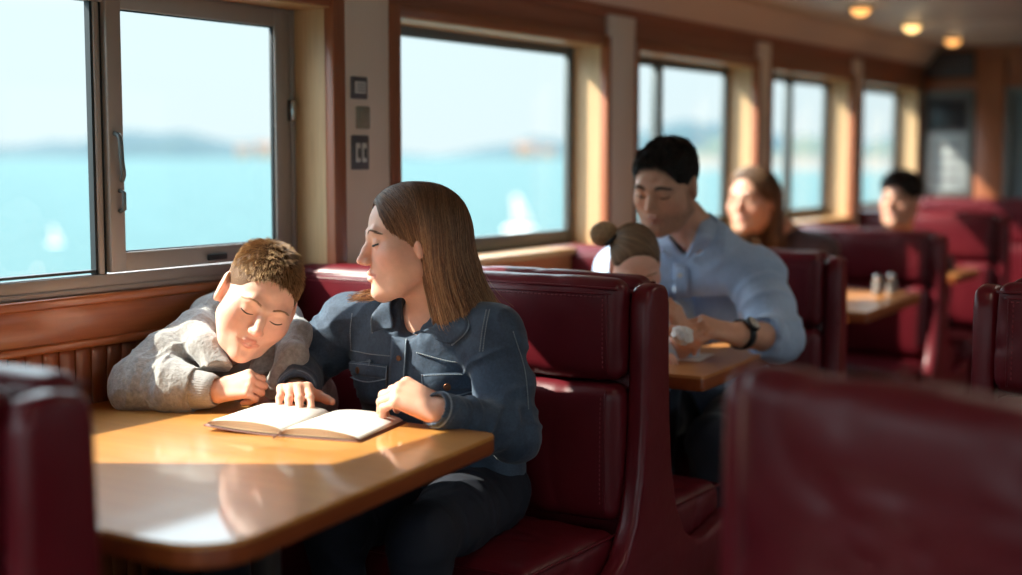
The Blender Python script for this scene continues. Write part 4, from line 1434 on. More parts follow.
def button(surf, u, v, r, mat, parent, off=.004):
    p, n = surf.hit(u, v)
    o = lathe('button', [(0, .002), (r * .4, .0026), (r * .55, .0015), (r * .8, .003), (r, .0015), (r * .95, 0), (0, 0)], mat, parent, 16)
    o.location = p + n * off - parent_loc(parent); o.rotation_euler = n.to_track_quat('Z', 'Y').to_euler(); return o

def strip(name, A, B, mat, parent, th=.004, n=30, mids=None):
    """ribbon of cloth between two 3D curves, optionally bulging through a middle curve"""
    o3 = parent_loc(parent); a = spline([tuple(x) for x in A], n); b = spline([tuple(x) for x in B], n)
    rows = [a, b] if mids is None else [a, spline([tuple(x) for x in mids], n), b]
    bm = bmesh.new(); g = [[bm.verts.new(V(p) - o3) for p in r] for r in rows]
    for r0, r1 in zip(g[:-1], g[1:]):
        for i in range(n - 1): bm.faces.new((r0[i], r0[i + 1], r1[i + 1], r1[i]))
    o = from_bm(name, bm, mat, parent, True)
    m = o.modifiers.new('sub', 'SUBSURF'); m.levels = 2; m.render_levels = 2
    m = o.modifiers.new('solid', 'SOLIDIFY'); m.thickness = th; m.offset = 0
    return o
# ----------------------------------------------------------------- the woman in the denim jacket
SKIN1 = lin(228, 178, 154); LIP1 = lin(186, 104, 98); BLUSH1 = lin(226, 142, 124)
HEAD_H = .0021
def build_woman():
    wo = empty('person', (2.64, 1.82, 0)); tag(wo, 'woman with long brown hair in a denim jacket, hands on the book', 'person')
    face = vw(-1, -.05, -.25); up = vw(-.02, 1, 0)
    Mh = head_at(face, up, 1.09, (0, .1125, -.0345), 357, 260.5, 3.10)
    hl = head_sdf(jaw=.90, nose=1.0, lid=.55, ear=.74, tip=.88, nz=-.0035)
    hl.chain([(-.0085, .0872, -.0605), (.0085, .0872, -.0605)], [.0044, .0044], k=.004); hl.cap((-.006, .0872, -.0732), (.006, .0872, -.0732), .0052, k=.004)
    hm = hl.moved(Mh)
    shL = V((2.575, 1.645, .925)); shR = V((2.60, 2.05, .925)); nb = V((2.585, 1.815, .965))
    elL = at(514, 436, 3.03); wrL = at(442, 411, 2.88)
    elR = at(297, 374, 3.33); wrR = at(296, 389, 3.13)
    hipL = V((2.70, 1.735, .535)); hipR = V((2.70, 1.91, .535))
    knL = at(420, 540, 2.80); knR = at(335, 530, 2.98)
    anL = V((knL.x + .03, knL.y + .01, .09)); anR = V((knR.x + .05, knR.y, .09))
    # body
    b = SDF(); b.add(hm)
    n0 = Mh @ V((0, -.022, -.060))
    b.cap(n0, nb + V((.01, 0, -.005)), .047, .052, k=.03); b.cap(n0, Mh @ V((0, .02, -.075)), .040, .030, k=.02)
    b.ell((2.64, 1.835, .80), (.085, .15, .17), k=.05); b.ell((2.66, 1.825, .60), (.095, .145, .14), k=.05)
    b.cap(shL, shR, .045, k=.04)
    b.chain([shL, elL, wrL], [.042, .036, .026], k=.02); b.chain([shR, elR, wrR], [.042, .036, .026], k=.02)
    for hp, kn, an in ((hipL, knL, anL), (hipR, knR, anR)):
        b.chain([hp, kn, an], [.068, .048, .034], k=.03)
    # left hand, knuckles raised, fingertips down on the page
    kL = at(397, 390, 2.905)
    hL, _, _ = hand_sdf(wrL, kL - wrL, vw(.25, .72, -.62), -1, 1.12, {'index': (52, 48, 22), 'middle': (50, 46, 22), 'ring': (50, 44, 20), 'pinky': (50, 42, 18)}, 1.0, ((.35, -.30), (.15, -.35), (.05, -.25)))
    hR, _, _ = hand_sdf(wrR, at(294, 387, 3.03) - wrR, vw(.0, .88, -.30), 1, 1.0, {'index': (34, 22, 14), 'middle': (34, 24, 14), 'ring': (36, 24, 14), 'pinky': (38, 24, 14)}, 1.5, ((.62, -.16), (.45, -.22), (.35, -.16)), .85)
    b.add(hL); b.add(hR)
    LIP1_ = lin(178, 84, 82); Mi = Mh.inverted()
    def col(v):
        pl = npm(Mi, v); c = np.tile(SKIN1, (len(v), 1)); m = (np.linalg.norm(pl, axis=1) < .17)
        c[m] = skin_color(pl[m], SKIN1, LIP1_, BLUSH1)
        hd = v[:, 2] < .86
        c[hd] = c[hd] * (1 + .10 * vnoise(v[hd] * 60)[:, None]) * np.array((1.0, .93, .90))
        return c
    body = sdf_obj('body', b, HEAD_H, M['skin'], wo, col)
    face_details(hl, Mh, wo, lin(128, 92, 70), .55, .0022, .55, 3)
    # jeans and shoes
    j = SDF()
    j.ell((2.69, 1.82, .545), (.14, .185, .11), k=.05)
    for hp, kn, an in ((hipL, knL, anL), (hipR, knR, anR)):
        j.chain([hp, hp.lerp(kn, .5), kn], [.092, .078, .062], k=.03)
        j.chain([kn, kn.lerp(an, .4), an], [.060, .056, .046], k=.03)
    j.disp = total(folds(16, .004, 2), limb_folds(hipL, knL, .005, 22, 1, .14), limb_folds(knL, anL, .005, 24, 3, .12)); j.damp = .01
    jo = sdf_obj('jeans', j, .005, M['jeans'], wo)
    for an, nm in ((anL, 'shoe'), (anR, 'shoe')):
        s = SDF(); s.ell((an.x, an.y, .075), (.055, .042, .05), k=.03); s.ell((an.x - .10, an.y, .045), (.11, .044, .042), k=.03); s.box((an.x - .06, an.y, .012), (.15, .042, .012), rr=.01, k=.01)
        sdf_obj('shoe', s, .005, M['dark'], wo)
    # jacket
    k = SDF()
    k.ell((2.655, 1.855, .79), (.133, .190, .185), k=.05); k.ell((2.685, 1.825, .60), (.145, .178, .150), k=.05)
    k.ell((2.585, 1.85, .87), (.085, .172, .09), k=.05)
    for yy in (1.775, 1.93): k.sph((2.575, yy, .805), .062, k=.05)
    k.cap(shL, shR, .060, .058, k=.04)
    k.cap(nb + V((.02, 0, .0)), shL, .060, .058, k=.03); k.cap(nb + V((.02, 0, 0)), shR, .060, .058, k=.03)
    TK = len(k.ps)
    k.chain([shL, shL.lerp(elL, .5), elL, elL.lerp(wrL, .55), wrL], [.066, .060, .054, .044, .034], k=.025)
    k.chain([shR, shR.lerp(elR, .5), elR, elR.lerp(wrR, .55), wrR], [.066, .060, .056, .052, .042], k=.025)
    k.cap(n0, nb + V((-.012, 0, .012)), .050, .057, k=.008, op='s'); k.cap(nb + V((-.03, -.004, .0)), nb + V((-.115, .02, -.06)), .046, .012, k=.01, op='s')
    NK = len(k.ps)
    dL = (wrL - elL).normalized(); dR = (wrR - elR).normalized()
    for w_, d_ in ((wrL, dL), (wrR, dR)): k.cap(w_ + d_ * .052, w_ + d_ * .075, .048, .05, k=.004, op='s'); k.cap(w_ - d_ * .02, w_ + d_ * .07, .031, .034, k=.004, op='s')
    k.disp = total(folds(13, .0045, 1, (1, 1, .8)), limb_folds(shL, elL, .009, 24, 1, .12), limb_folds(elL, wrL, .008, 28, 2, .10), limb_folds(shR, elR, .008, 26, 3, .12), limb_folds(elR, wrR, .007, 28, 4, .1)); k.damp = .014
    jk = sdf_obj('denim_jacket', k, .0034, M['denim'], wo)
    kt = SDF(); kt.ps = k.ps[:TK] + k.ps[TK + 8:NK]; kt.disp = folds(13, .0045, 1, (1, 1, .8)); kt.damp = .008
    S = Surf(None, kt.mesh(.006))
    SA = Surf(jk)
    # cuffs
    for w_, d_, rr in ((wrL, dL, .0375), (wrR, dR, .043)):
        c = SDF(); c.cap(w_ - d_ * .038, w_ + d_ * .012, rr + .004, rr - .001, k=.004); c.cap(w_ - d_ * .1, w_ + d_ * .1, rr - .007, rr - .010, k=.004, op='s')
        c.cap(w_ + d_ * .062, w_ + d_ * .07, .050, .05, k=.004, op='s')
        c.disp = folds(60, .002, 4); c.damp = .004
        cu = sdf_obj('cuff', c, .0022, M['denim'], jk)
        a = d_.orthogonal().normalized(); q = d_.cross(a); o3 = parent_loc(jk)
        for t_, m_ in ((.010, 'denim_light'),):
            tubes('cuff_edge', [[tuple(w_ + d_ * t_ + (a * math.cos(x) + q * math.sin(x)) * (rr - .001) - o3) for x in np.linspace(0, 2 * PI, 28)[:-1]]], .0026, M[m_], cu, 6, True)
    # collar
    T1 = S.hit(452, 346)[0]; T2 = S.hit(372, 334)[0]; F1 = S.hit(411, 334)[0]; F2 = S.hit(394, 330)[0]
    n = vw(0, .25, -1) * .006
    inner = [F1 + n, S.hit(436, 326)[0] + n * 2.6, V((2.555, 1.750, .995)), V((2.61, 1.752, 1.015)), V((2.648, 1.815, 1.025)), V((2.62, 1.880, 1.02)), at(392, 298, 3.155), F2 + n]
    outer = [T1 + n * 1.6, S.hit(468, 330)[0] + n * 2.2, V((2.56, 1.700, .985)), V((2.63, 1.705, .992)), V((2.70, 1.815, .998)), V((2.655, 1.93, .994)), at(375, 312, 3.16), T2 + n * 1.2]
    mid = [(a + b_) / 2 + V((0, 0, .006)) + n * .6 for a, b_ in zip(inner, outer)]
    co_ = strip('collar', inner, outer, M['denim'], jk, .005, 40, mid)
    o3 = parent_loc(jk)
    tubes('collar_edge', [[tuple(V(p) - o3) for p in spline([tuple(x) for x in outer], 50)]], .0022, M['denim_light'], co_, 6)
    # button band
    band = [(398, 333), (412, 338), (409, 392), (392, 390)]
    pk = patch('button_band', S, [(393, 336), (408, 341), (406, 396), (389, 394)], M['denim'], jk, .004, .004, 5, 18)
    seam('stitching', S, [(407.5, 341), (406, 368), (405, 396)], M['denim_light'], pk, .0016, .0065)
    for v in (358, 386): button(S, 400.5 - (v - 358) * .05, v, .0065, M['copper'], jk, .0065)
    # pockets with flaps
    for (q, fl, bu) in (([(349, 366), (388, 369), (386, 404), (352, 402)], [(347, 361), (389, 365), (388, 378), (347, 374)], (361, 370)),
                        ([(426, 382), (476, 379), (478, 412), (430, 418)], [(423, 374), (477, 371), (478, 388), (424, 391)], (447, 386))):
        pb = patch('pocket', S, q, M['denim'], jk, .002, .004, 14, 12, .003)
        seam('stitching', S, [q[3], q[0]], M['thread'], pb, .0007, .0052, 16, True); seam('stitching', S, [q[1], q[2]], M['thread'], pb, .0007, .0052, 16, True)
        tl, tr, br, bl = fl; mx = ((bl[0] + br[0]) / 2, (bl[1] + br[1]) / 2 + 5)
        pf = patch('pocket_flap', S, fl, M['denim'], jk, .0060, .004, 16, 6, .002)
        seam('flap_edge', S, [tl, bl], M['denim_light'], pf, .0014, .0085); seam('flap_edge', S, [bl, mx, br], M['denim_light'], pf, .0015, .0085); seam('flap_edge', S, [tr, br], M['denim_light'], pf, .0014, .0085)
        seam('stitching', S, [(tl[0], tl[1] + 1.5), (tr[0], tr[1] + 1.5)], M['thread'], pf, .0008, .0095, 24, True)
        button(S, bu[0], bu[1], .0085, M['copper'], pf, .0085)
    # yoke, shoulder and front seams
    for ln in ([(512, 330), (524, 370), (528, 410)], [(487, 309), (483, 328), (480, 352)], [(490, 309), (486, 328), (483, 352)]):
        seam('seam', SA, ln, M['thread'], jk, .0012, .0026, 26, True)
    for ln in ([(353, 312), (351, 330), (352, 350)], [(415, 352), (450, 361), (478, 362)], [(350, 350), (370, 354), (392, 356)],
               [(422, 392), (424, 420), (425, 436)]):
        seam('seam', S, ln, M['thread'], jk, .0012, .0026, 26, True)
    # hair
    rng = np.random.RandomState(5)
    sh = SDF()
    sh.ell((0, -.022, .034), (.0805, .1000, .0850), k=.02)
    sh.ell((0, .016, .048), (.070, .066, .066), k=.02)
    for s in (-1, 1): sh.cap((s * .047, -.040, .010), (s * .054, -.064, -.160), .0415, .039, k=.022)
    sh.cap((0, -.066, .0), (0, -.104, -.163), .058, .050, k=.022)
    # keep the face free
    sh.ell((0, .102, -.012), (.072, .060, .102), k=.012, op='s')
    sh.ell((0, .060, -.120), (.080, .068, .085), k=.012, op='s')
    hair = SDF().add(sh.moved(Mh))
    dark = lin(84, 58, 42); mid_ = lin(128, 90, 64); light = lin(214, 166, 122)
    def hc(v):
        pl = npm(Mi, v); f = np.clip((.03 - pl[:, 2]) / .2, 0, 1)[:, None]
        return dark * (1 - f) + mid_ * f
    base = sdf_obj('hair', hair, .0035, M['hair_base'], wo, hc)
    N = 9000; u = rng.rand(N)
    px = (rng.rand(N) - .5) * .010 + .006; py = .078 - .165 * rng.rand(N)
    allx = rng.rand(N) < .6
    dd = rng.randn(N, 3); dd[:, 2] = np.abs(dd[:, 2]) * .9 + .05; dd /= np.linalg.norm(dd, axis=1, keepdims=True)
    P0 = np.where(allx[:, None], np.array((0, -.018, .034)) + dd * .13, np.c_[px, py, np.full(N, .13)]).astype(np.float32)
    for _ in range(10):
        g = sh.grad(P0); P0 = P0 - g * sh.ev(P0)[:, None]
    cl = vnoise(np.c_[P0[:, 0] * 160, P0[:, 1] * 160, P0[:, 2] * 60]); off = np.maximum(rng.rand(N) * .003 + .0004 + cl * .0024, .0003)
    sgn = np.where(P0[:, 0] > .006, 1, -1)
    jit = rng.randn(N, 3) * .05 + np.c_[np.zeros(N), cl * .12, np.zeros(N)]
    def df(p, i):
        top = np.clip((p[:, 2] - .03) / .08, 0, 1); fr = np.clip((p[:, 1] + .03) / .08, 0, 1)
        low = np.clip((-.02 - p[:, 2]) / .12, 0, 1)
        wav = .10 * np.sin(p[:, 2] * 46 + P0[:, 1] * 60) * low
        return np.c_[sgn * top * 1.0, -.50 * fr - .12 * low + wav, -1.0 * (1 - .55 * top)] + jit
    pth = comb(sh, P0, df, 44, .0085, off)
    # cut at uneven lengths
    zend = -.166 - .045 * rng.rand(N) + .03 * (rng.rand(N) < .1)
    S_ = pth.shape[1]; out = np.zeros((N, 22, 3))
    for i in range(N):
        z = pth[i, :, 2]; c = np.argmax(z < zend[i]) if (z < zend[i]).any() else S_ - 1
        c = max(c, 6); tt = np.linspace(0, c, 22)
        for q in range(3): out[i, :, q] = np.interp(tt, np.arange(S_), pth[i, :, q])
    # the tips swing out a little
    sw = np.linspace(0, 1, 22)[None, :] ** 4; bk = np.clip((-.06 - out[:, -1:, 1]) / .05, 0, 1); out[..., 1] -= sw * (.006 + .014 * rng.rand(N, 1) + bk * (.012 + .030 * rng.rand(N, 1))); out[..., 0] += sw * .006 * rng.randn(N, 1)
    f = np.linspace(0, 1, 22)[None, :, None] ** 1.2
    c0 = tint_cols(N, [dark, mid_, lin(92, 62, 44)], rng, .3)[:, None, :] * (1 + .5 * cl)[:, None, None]; c1 = (1 + .55 * cl)[:, None, None] * tint_cols(N, [light, mid_ * 1.15, lin(196, 146, 100), lin(150, 104, 70)], rng, .15)[:, None, :]
    strand_mesh('hair_strand', npm(Mh, out.reshape(-1, 3)).reshape(N, 22, 3), .00062, .00028, M['hair'], base, c0 * (1 - f) + c1 * f)
    # a few locks lying over the far shoulder
    N2 = 130; s0 = Mh @ V((.062, .0, -.085)); paths = []
    for i in range(N2):
        a = at(392 + 6 * rng.rand(), 292 + 6 * rng.rand(), 3.17 + .03 * rng.rand()); b_ = at(356 + 22 * rng.rand(), 290 + 11 * rng.rand(), 3.16 + .05 * rng.rand()); c_ = at(346 + 18 * rng.rand(), 294 + 9 * rng.rand(), 3.15 + .05 * rng.rand())
        m_ = a.lerp(b_, .5) + V((0, 0, .004 * rng.rand()))
        paths.append(spline([tuple(a), tuple(m_), tuple(b_), tuple(c_)], 10))
    strand_mesh('hair_lock', np.array(paths), .0006, .0003, M['hair'], base, tint_cols(N2, [light, mid_, lin(190, 140, 96)], rng, .2))
    return wo
build_woman()
# ----------------------------------------------------------------- the boy leaning on the table
def build_boy():
    bo = empty('person', (2.45, 2.22, 0)); tag(bo, 'boy with short hair in a grey fleece, dozing over folded arm on the table', 'person')
    SK = lin(234, 184, 160); LP = lin(198, 104, 96); BL = lin(230, 140, 120)
    face = vw(.28, -.37, -.88); up = vw(.47, .84, -.20)
    Mh = head_at(face, up, 1.06, (0, .080, -.009), 261, 318, 3.06)
    hl = head_sdf(jaw=.90, nose=.85, child=1.0, lid=1.0, cheek=.003, ear=1.22)
    shR = at(194, 344, 3.24); elR = at(136, 386, 3.12); wrR = at(216, 391, 3.07)
    shL = at(290, 352, 3.34); elL = at(312, 400, 3.40); wrL = at(285, 396, 3.27)
    nb = at(243, 352, 3.26)
    pel = V((2.66, 2.25, .54)); ch = V((2.48, 2.235, .80))
    b = SDF(); b.add(hl.moved(Mh))
    n0 = Mh @ V((0, -.025, -.055))
    b.cap(n0, nb, .040, .044, k=.03)
    b.ell(tuple(ch.lerp(pel, .15)), (.08, .115, .14), k=.05); b.cap(ch, pel, .08, .085, k=.05); b.cap(shR, shL, .036, k=.03)
    b.chain([shR, elR, wrR], [.034, .030, .023], k=.02); b.chain([shL, elL, wrL], [.034, .030, .023], k=.02)
    legs = []
    for hy, kx, ky in ((2.33, 2.30, 2.33), (2.19, 2.28, 2.17)):
        hp = V((2.64, hy, .53)); kn = V((kx, ky, .52)); an = V((kx + .06, ky, .12)); legs.append((hp, kn, an)); b.chain([hp, kn, an], [.06, .042, .03], k=.03)
    # right hand: a loose fist, back to the window; left hand tucked under it
    dR = (at(250, 383, 3.06) - wrR)
    hR, _, _ = hand_sdf(wrR, dR, vw(-.12, .55, -.82), 1, .86, {'index': (62, 80, 40), 'middle': (66, 84, 40), 'ring': (68, 86, 40), 'pinky': (70, 86, 40)}, .7, ((.30, -.50), (.05, -.60), (-.2, -.30)))
    b.add(hR)
    hL, _, _ = hand_sdf(wrL, at(262, 402, 3.17) - wrL, vw(0, .9, -.4), -1, .84, {'index': (25, 30, 20), 'middle': (25, 30, 20), 'ring': (25, 30, 20), 'pinky': (25, 30, 20)})
    b.add(hL)
    Mi = Mh.inverted()
    def col(v):
        pl = npm(Mi, v); c = np.tile(SK, (len(v), 1)); m = (np.linalg.norm(pl, axis=1) < .17)
        c[m] = skin_color(pl[m], SK, LP, BL)
        hd = ~m; c[hd] = c[hd] * (1 + .08 * vnoise(v[hd] * 60)[:, None]) * np.array((1.0, .93, .90))
        return c
    sdf_obj('body', b, .0021, M['skin'], bo, col)
    face_details(hl, Mh, bo, lin(176, 130, 98), 1.0, .0015, .6, 5)
    # grey tee seen in the neck of the fleece
    t = SDF(); t.ell(tuple(ch + V((-.012, 0, .0))), (.088, .115, .13), k=.04); t.cap(nb + V((0, 0, -.06)), nb + V((0, 0, -.01)), .066, .054, k=.03); t.cap(n0, nb + V((-.005, 0, .03)), .046, .050, k=.004, op='s')
    t.cap(nb + V((-.03, 0, .035)), nb + V((-.05, 0, .02)), .046, k=.006, op='s')
    sdf_obj('tee_shirt', t, .004, M['tee'], bo)
    # fleece
    k = SDF()
    k.ell(tuple(ch.lerp(pel, .12)), (.118, .150, .165), k=.05); k.cap(ch, pel, .118, .125, k=.05)
    k.cap(shR, shL, .056, k=.04)
    k.chain([shR, shR.lerp(elR, .5), elR], [.060, .060, .056], k=.03); k.chain([elR, elR.lerp(wrR, .5), wrR], [.056, .052, .043], k=.03)
    k.chain([shL, elL, wrL], [.060, .054, .044], k=.03)
    dr = (wrR - elR).normalized(); dl = (wrL - elL).normalized()
    # open front and neck
    k.cap(n0 + V((-.02, 0, .02)), nb + V((-.05, 0, -.03)), .062, .050, k=.012, op='s'); k.cap(nb + V((-.05, -.0, -.03)), nb + V((-.14, -.01, -.16)), .046, .022, k=.012, op='s')
    # soft collar and hood rolls
    hoodR = [at(208, 314, 3.34), at(197, 326, 3.24), at(205, 347, 3.14), at(224, 372, 3.09)]
    hoodL = [at(285, 318, 3.36), at(297, 335, 3.26), at(292, 358, 3.19), at(276, 388, 3.14)]
    k.chain(hoodR, [.030, .034, .032, .024], k=.02); k.chain(hoodL, [.030, .034, .032, .026], k=.02)
    k.chain([hoodR[0], at(250, 300, 3.48), hoodL[0]], [.04, .055, .04], k=.03)
    k.cap(wrR - dr * .004, wrR + dr * .09, .062, k=.003, op='s'); k.cap(wrL + dl * .03, wrL + dl * .09, .05, k=.003, op='s')
    k.disp = total(folds(17, .0045, 6), folds(120, .0010, 2, sharp=2), limb_folds(shR, elR, .009, 20, 7, .12), limb_folds(elR, wrR, .008, 22, 8, .10)); k.damp = .018
    fo = sdf_obj('fleece_jacket', k, .0034, M['fleece'], bo)
    for w_, d_ in ((wrR, dr), (wrL, dl)):
        c = SDF(); c.cap(w_ - d_ * .062, w_ - d_ * .022, .0450, .0390, k=.004); c.cap(w_ - d_ * .022, w_ + d_ * .03, .029, k=.003, op='s'); c.cap(w_ + d_ * .046, w_ + d_ * .062, .050, k=.003, op='s')
        a = d_.orthogonal().normalized(); q = d_.cross(a); A = np.array(a, np.float32); Q = np.array(q, np.float32); W = np.array(w_, np.float32)
        c.disp = lambda p, A=A, Q=Q, W=W: .0011 * np.sin(np.arctan2((p - W) @ A, (p - W) @ Q) * 44); c.damp = .003
        sdf_obj('rib_cuff', c, .0018, M['rib'], fo)
    # trousers, shoes
    j = SDF(); j.ell(tuple(pel), (.12, .15, .10), k=.05)
    for hp, kn, an in legs: j.chain([hp, kn, an], [.078, .056, .044], k=.03)
    j.disp = folds(16, .005, 9); j.damp = .008
    sdf_obj('trousers', j, .006, M['trousers'], bo)
    for hp, kn, an in legs:
        s = SDF(); s.ell((an.x - .05, an.y, .05), (.10, .038, .045), k=.03); s.box((an.x - .05, an.y, .012), (.11, .038, .012), rr=.01, k=.01); s.sph((an.x, an.y, .08), .042, k=.03)
        sdf_obj('shoe', s, .006, M['dark'], bo)
    # hair: short, standing up at the crown
    rng = np.random.RandomState(9)
    sh = SDF(); sh.ell((0, -.019, .033), (.0738, .0938, .0828), k=.02); sh.ell((0, .026, .036), (.0620, .0575, .0600), k=.02)
    sh.ell((0, .108, .000), (.090, .066, .076), k=.010, op='s')
    sh.ell((0, .0, -.110), (.11, .12, .082), k=.010, op='s')
    for s in (-1, 1): sh.ell((s * .082, .020, -.018), (.022, .034, .032), k=.008, op='s'); sh.ell((s * .085, -.014, -.012), (.016, .022, .028), k=.006, op='s')
    hair = sh.moved(Mh)
    dk = lin(104, 76, 54); md = lin(150, 112, 78); lt = lin(204, 166, 120)
    base = sdf_obj('hair', hair, .003, M['hair_base'], bo, lambda v: np.tile(dk * .9, (len(v), 1)))
    N = 9000
    d = rng.randn(N * 2, 3); d /= np.linalg.norm(d, axis=1, keepdims=True)
    p = (np.array((0, -.01, .034)) + d * .12).astype(np.float32)
    for _ in range(6): p = p - sh.grad(p) * sh.ev(p)[:, None]
    hs = head_sdf(jaw=.90, nose=.85, child=1.0, lid=1.0)
    keep = (hs.ev(p) > .0012) & (p[:, 2] > -.05); p = p[keep][:N]; N = len(p)
    g = sh.grad(p)
    crown = np.array((.01, -.055, .105)); away = p - crown; away -= g * (away * g).sum(1, keepdims=True); away /= np.linalg.norm(away, axis=1, keepdims=True) + 1e-6
    topf = np.clip((p[:, 2] - .045) / .05, 0, 1)[:, None]
    fwd = np.array((.1, .5, .0)) * topf
    lng = (.005 + .012 * topf[:, 0]) * (.7 + .6 * rng.rand(N))
    cl = np.stack([vnoise(p * 110 + s_) for s_ in (0, 40, 80)], 1) * .9
    dr_ = away * (.75 - .25 * topf) + fwd + g * (.35 + .55 * topf) + cl * (.35 + .4 * topf) + rng.randn(N, 3) * .10
    dr_ /= np.linalg.norm(dr_, axis=1, keepdims=True)
    S_ = 5; f = np.linspace(0, 1, S_)[None, :, None]
    path = p[:, None, :] - g[:, None, :] * .002 + dr_[:, None, :] * f * lng[:, None, None] + (away - g * .3)[:, None, :] * f ** 2 * lng[:, None, None] * .35
    c0 = tint_cols(N, [dk, md], rng, .2)[:, None, :]; c1 = tint_cols(N, [md, lt, lt], rng, .2)[:, None, :]
    strand_mesh('hair_strand', npm(Mh, path.reshape(-1, 3)).reshape(N, S_, 3), .00062, .00025, M['hair'], base, c0 * (1 - f) + c1 * f)
    return bo
build_boy()
# ----------------------------------------------------------------- the man, the child on his lap, the two passengers farther on
def short_hair(Mh, base_cols, parent, N, lng0, lng1, seed, hair_sdf, hs, up=.4, fwd_=.5, r=.0007, zmin=-.05):
    rng = np.random.RandomState(seed)
    base = sdf_obj('hair', hair_sdf.moved(Mh), .0045, M['hair_base'], parent, lambda v: np.tile(base_cols[0] * .9, (len(v), 1)))
    d = rng.randn(N * 2, 3); d /= np.linalg.norm(d, axis=1, keepdims=True)
    p = (np.array((0, -.01, .034)) + d * .12).astype(np.float32)
    for _ in range(6): p = p - hair_sdf.grad(p) * hair_sdf.ev(p)[:, None]
    keep = (hs.ev(p) > .001) & (p[:, 2] > zmin); p = p[keep][:N]; n = len(p)
    g = hair_sdf.grad(p); crown = np.array((.01, -.055, .105)); aw = p - crown; aw -= g * (aw * g).sum(1, keepdims=True); aw /= np.linalg.norm(aw, axis=1, keepdims=True) + 1e-6
    tf = np.clip((p[:, 2] - .03) / .06, 0, 1)[:, None]
    lng = (lng0 + (lng1 - lng0) * tf[:, 0]) * (.7 + .6 * rng.rand(n))
    cl = np.stack([vnoise(p * 80 + s_) for s_ in (0, 40, 80)], 1)
    dd = aw + np.array((.15, fwd_, 0)) * tf + g * up * (.4 + .6 * tf) + cl * .4 + rng.randn(n, 3) * .08
    dd /= np.linalg.norm(dd, axis=1, keepdims=True)
    f = np.linspace(0, 1, 5)[None, :, None]
    path = p[:, None, :] - g[:, None, :] * .002 + dd[:, None, :] * f * lng[:, None, None] - g[:, None, :] * f ** 2 * lng[:, None, None] * .3
    strand_mesh('hair_strand', npm(Mh, path.reshape(-1, 3)).reshape(n, 5, 3), r, .0003, M['hair'], base, tint_cols(n, base_cols, rng, .2))
    return base

def person_col(Mh, SK, LP, BL, stub=None, rad=.17):
    Mi = Mh.inverted()
    def col(v):
        pl = npm(Mi, v); c = np.tile(SK, (len(v), 1)); m = (np.linalg.norm(pl, axis=1) < rad)
        if m.any(): c[m] = skin_color(pl[m], SK, LP, BL, stub=stub)
        return c
    return col

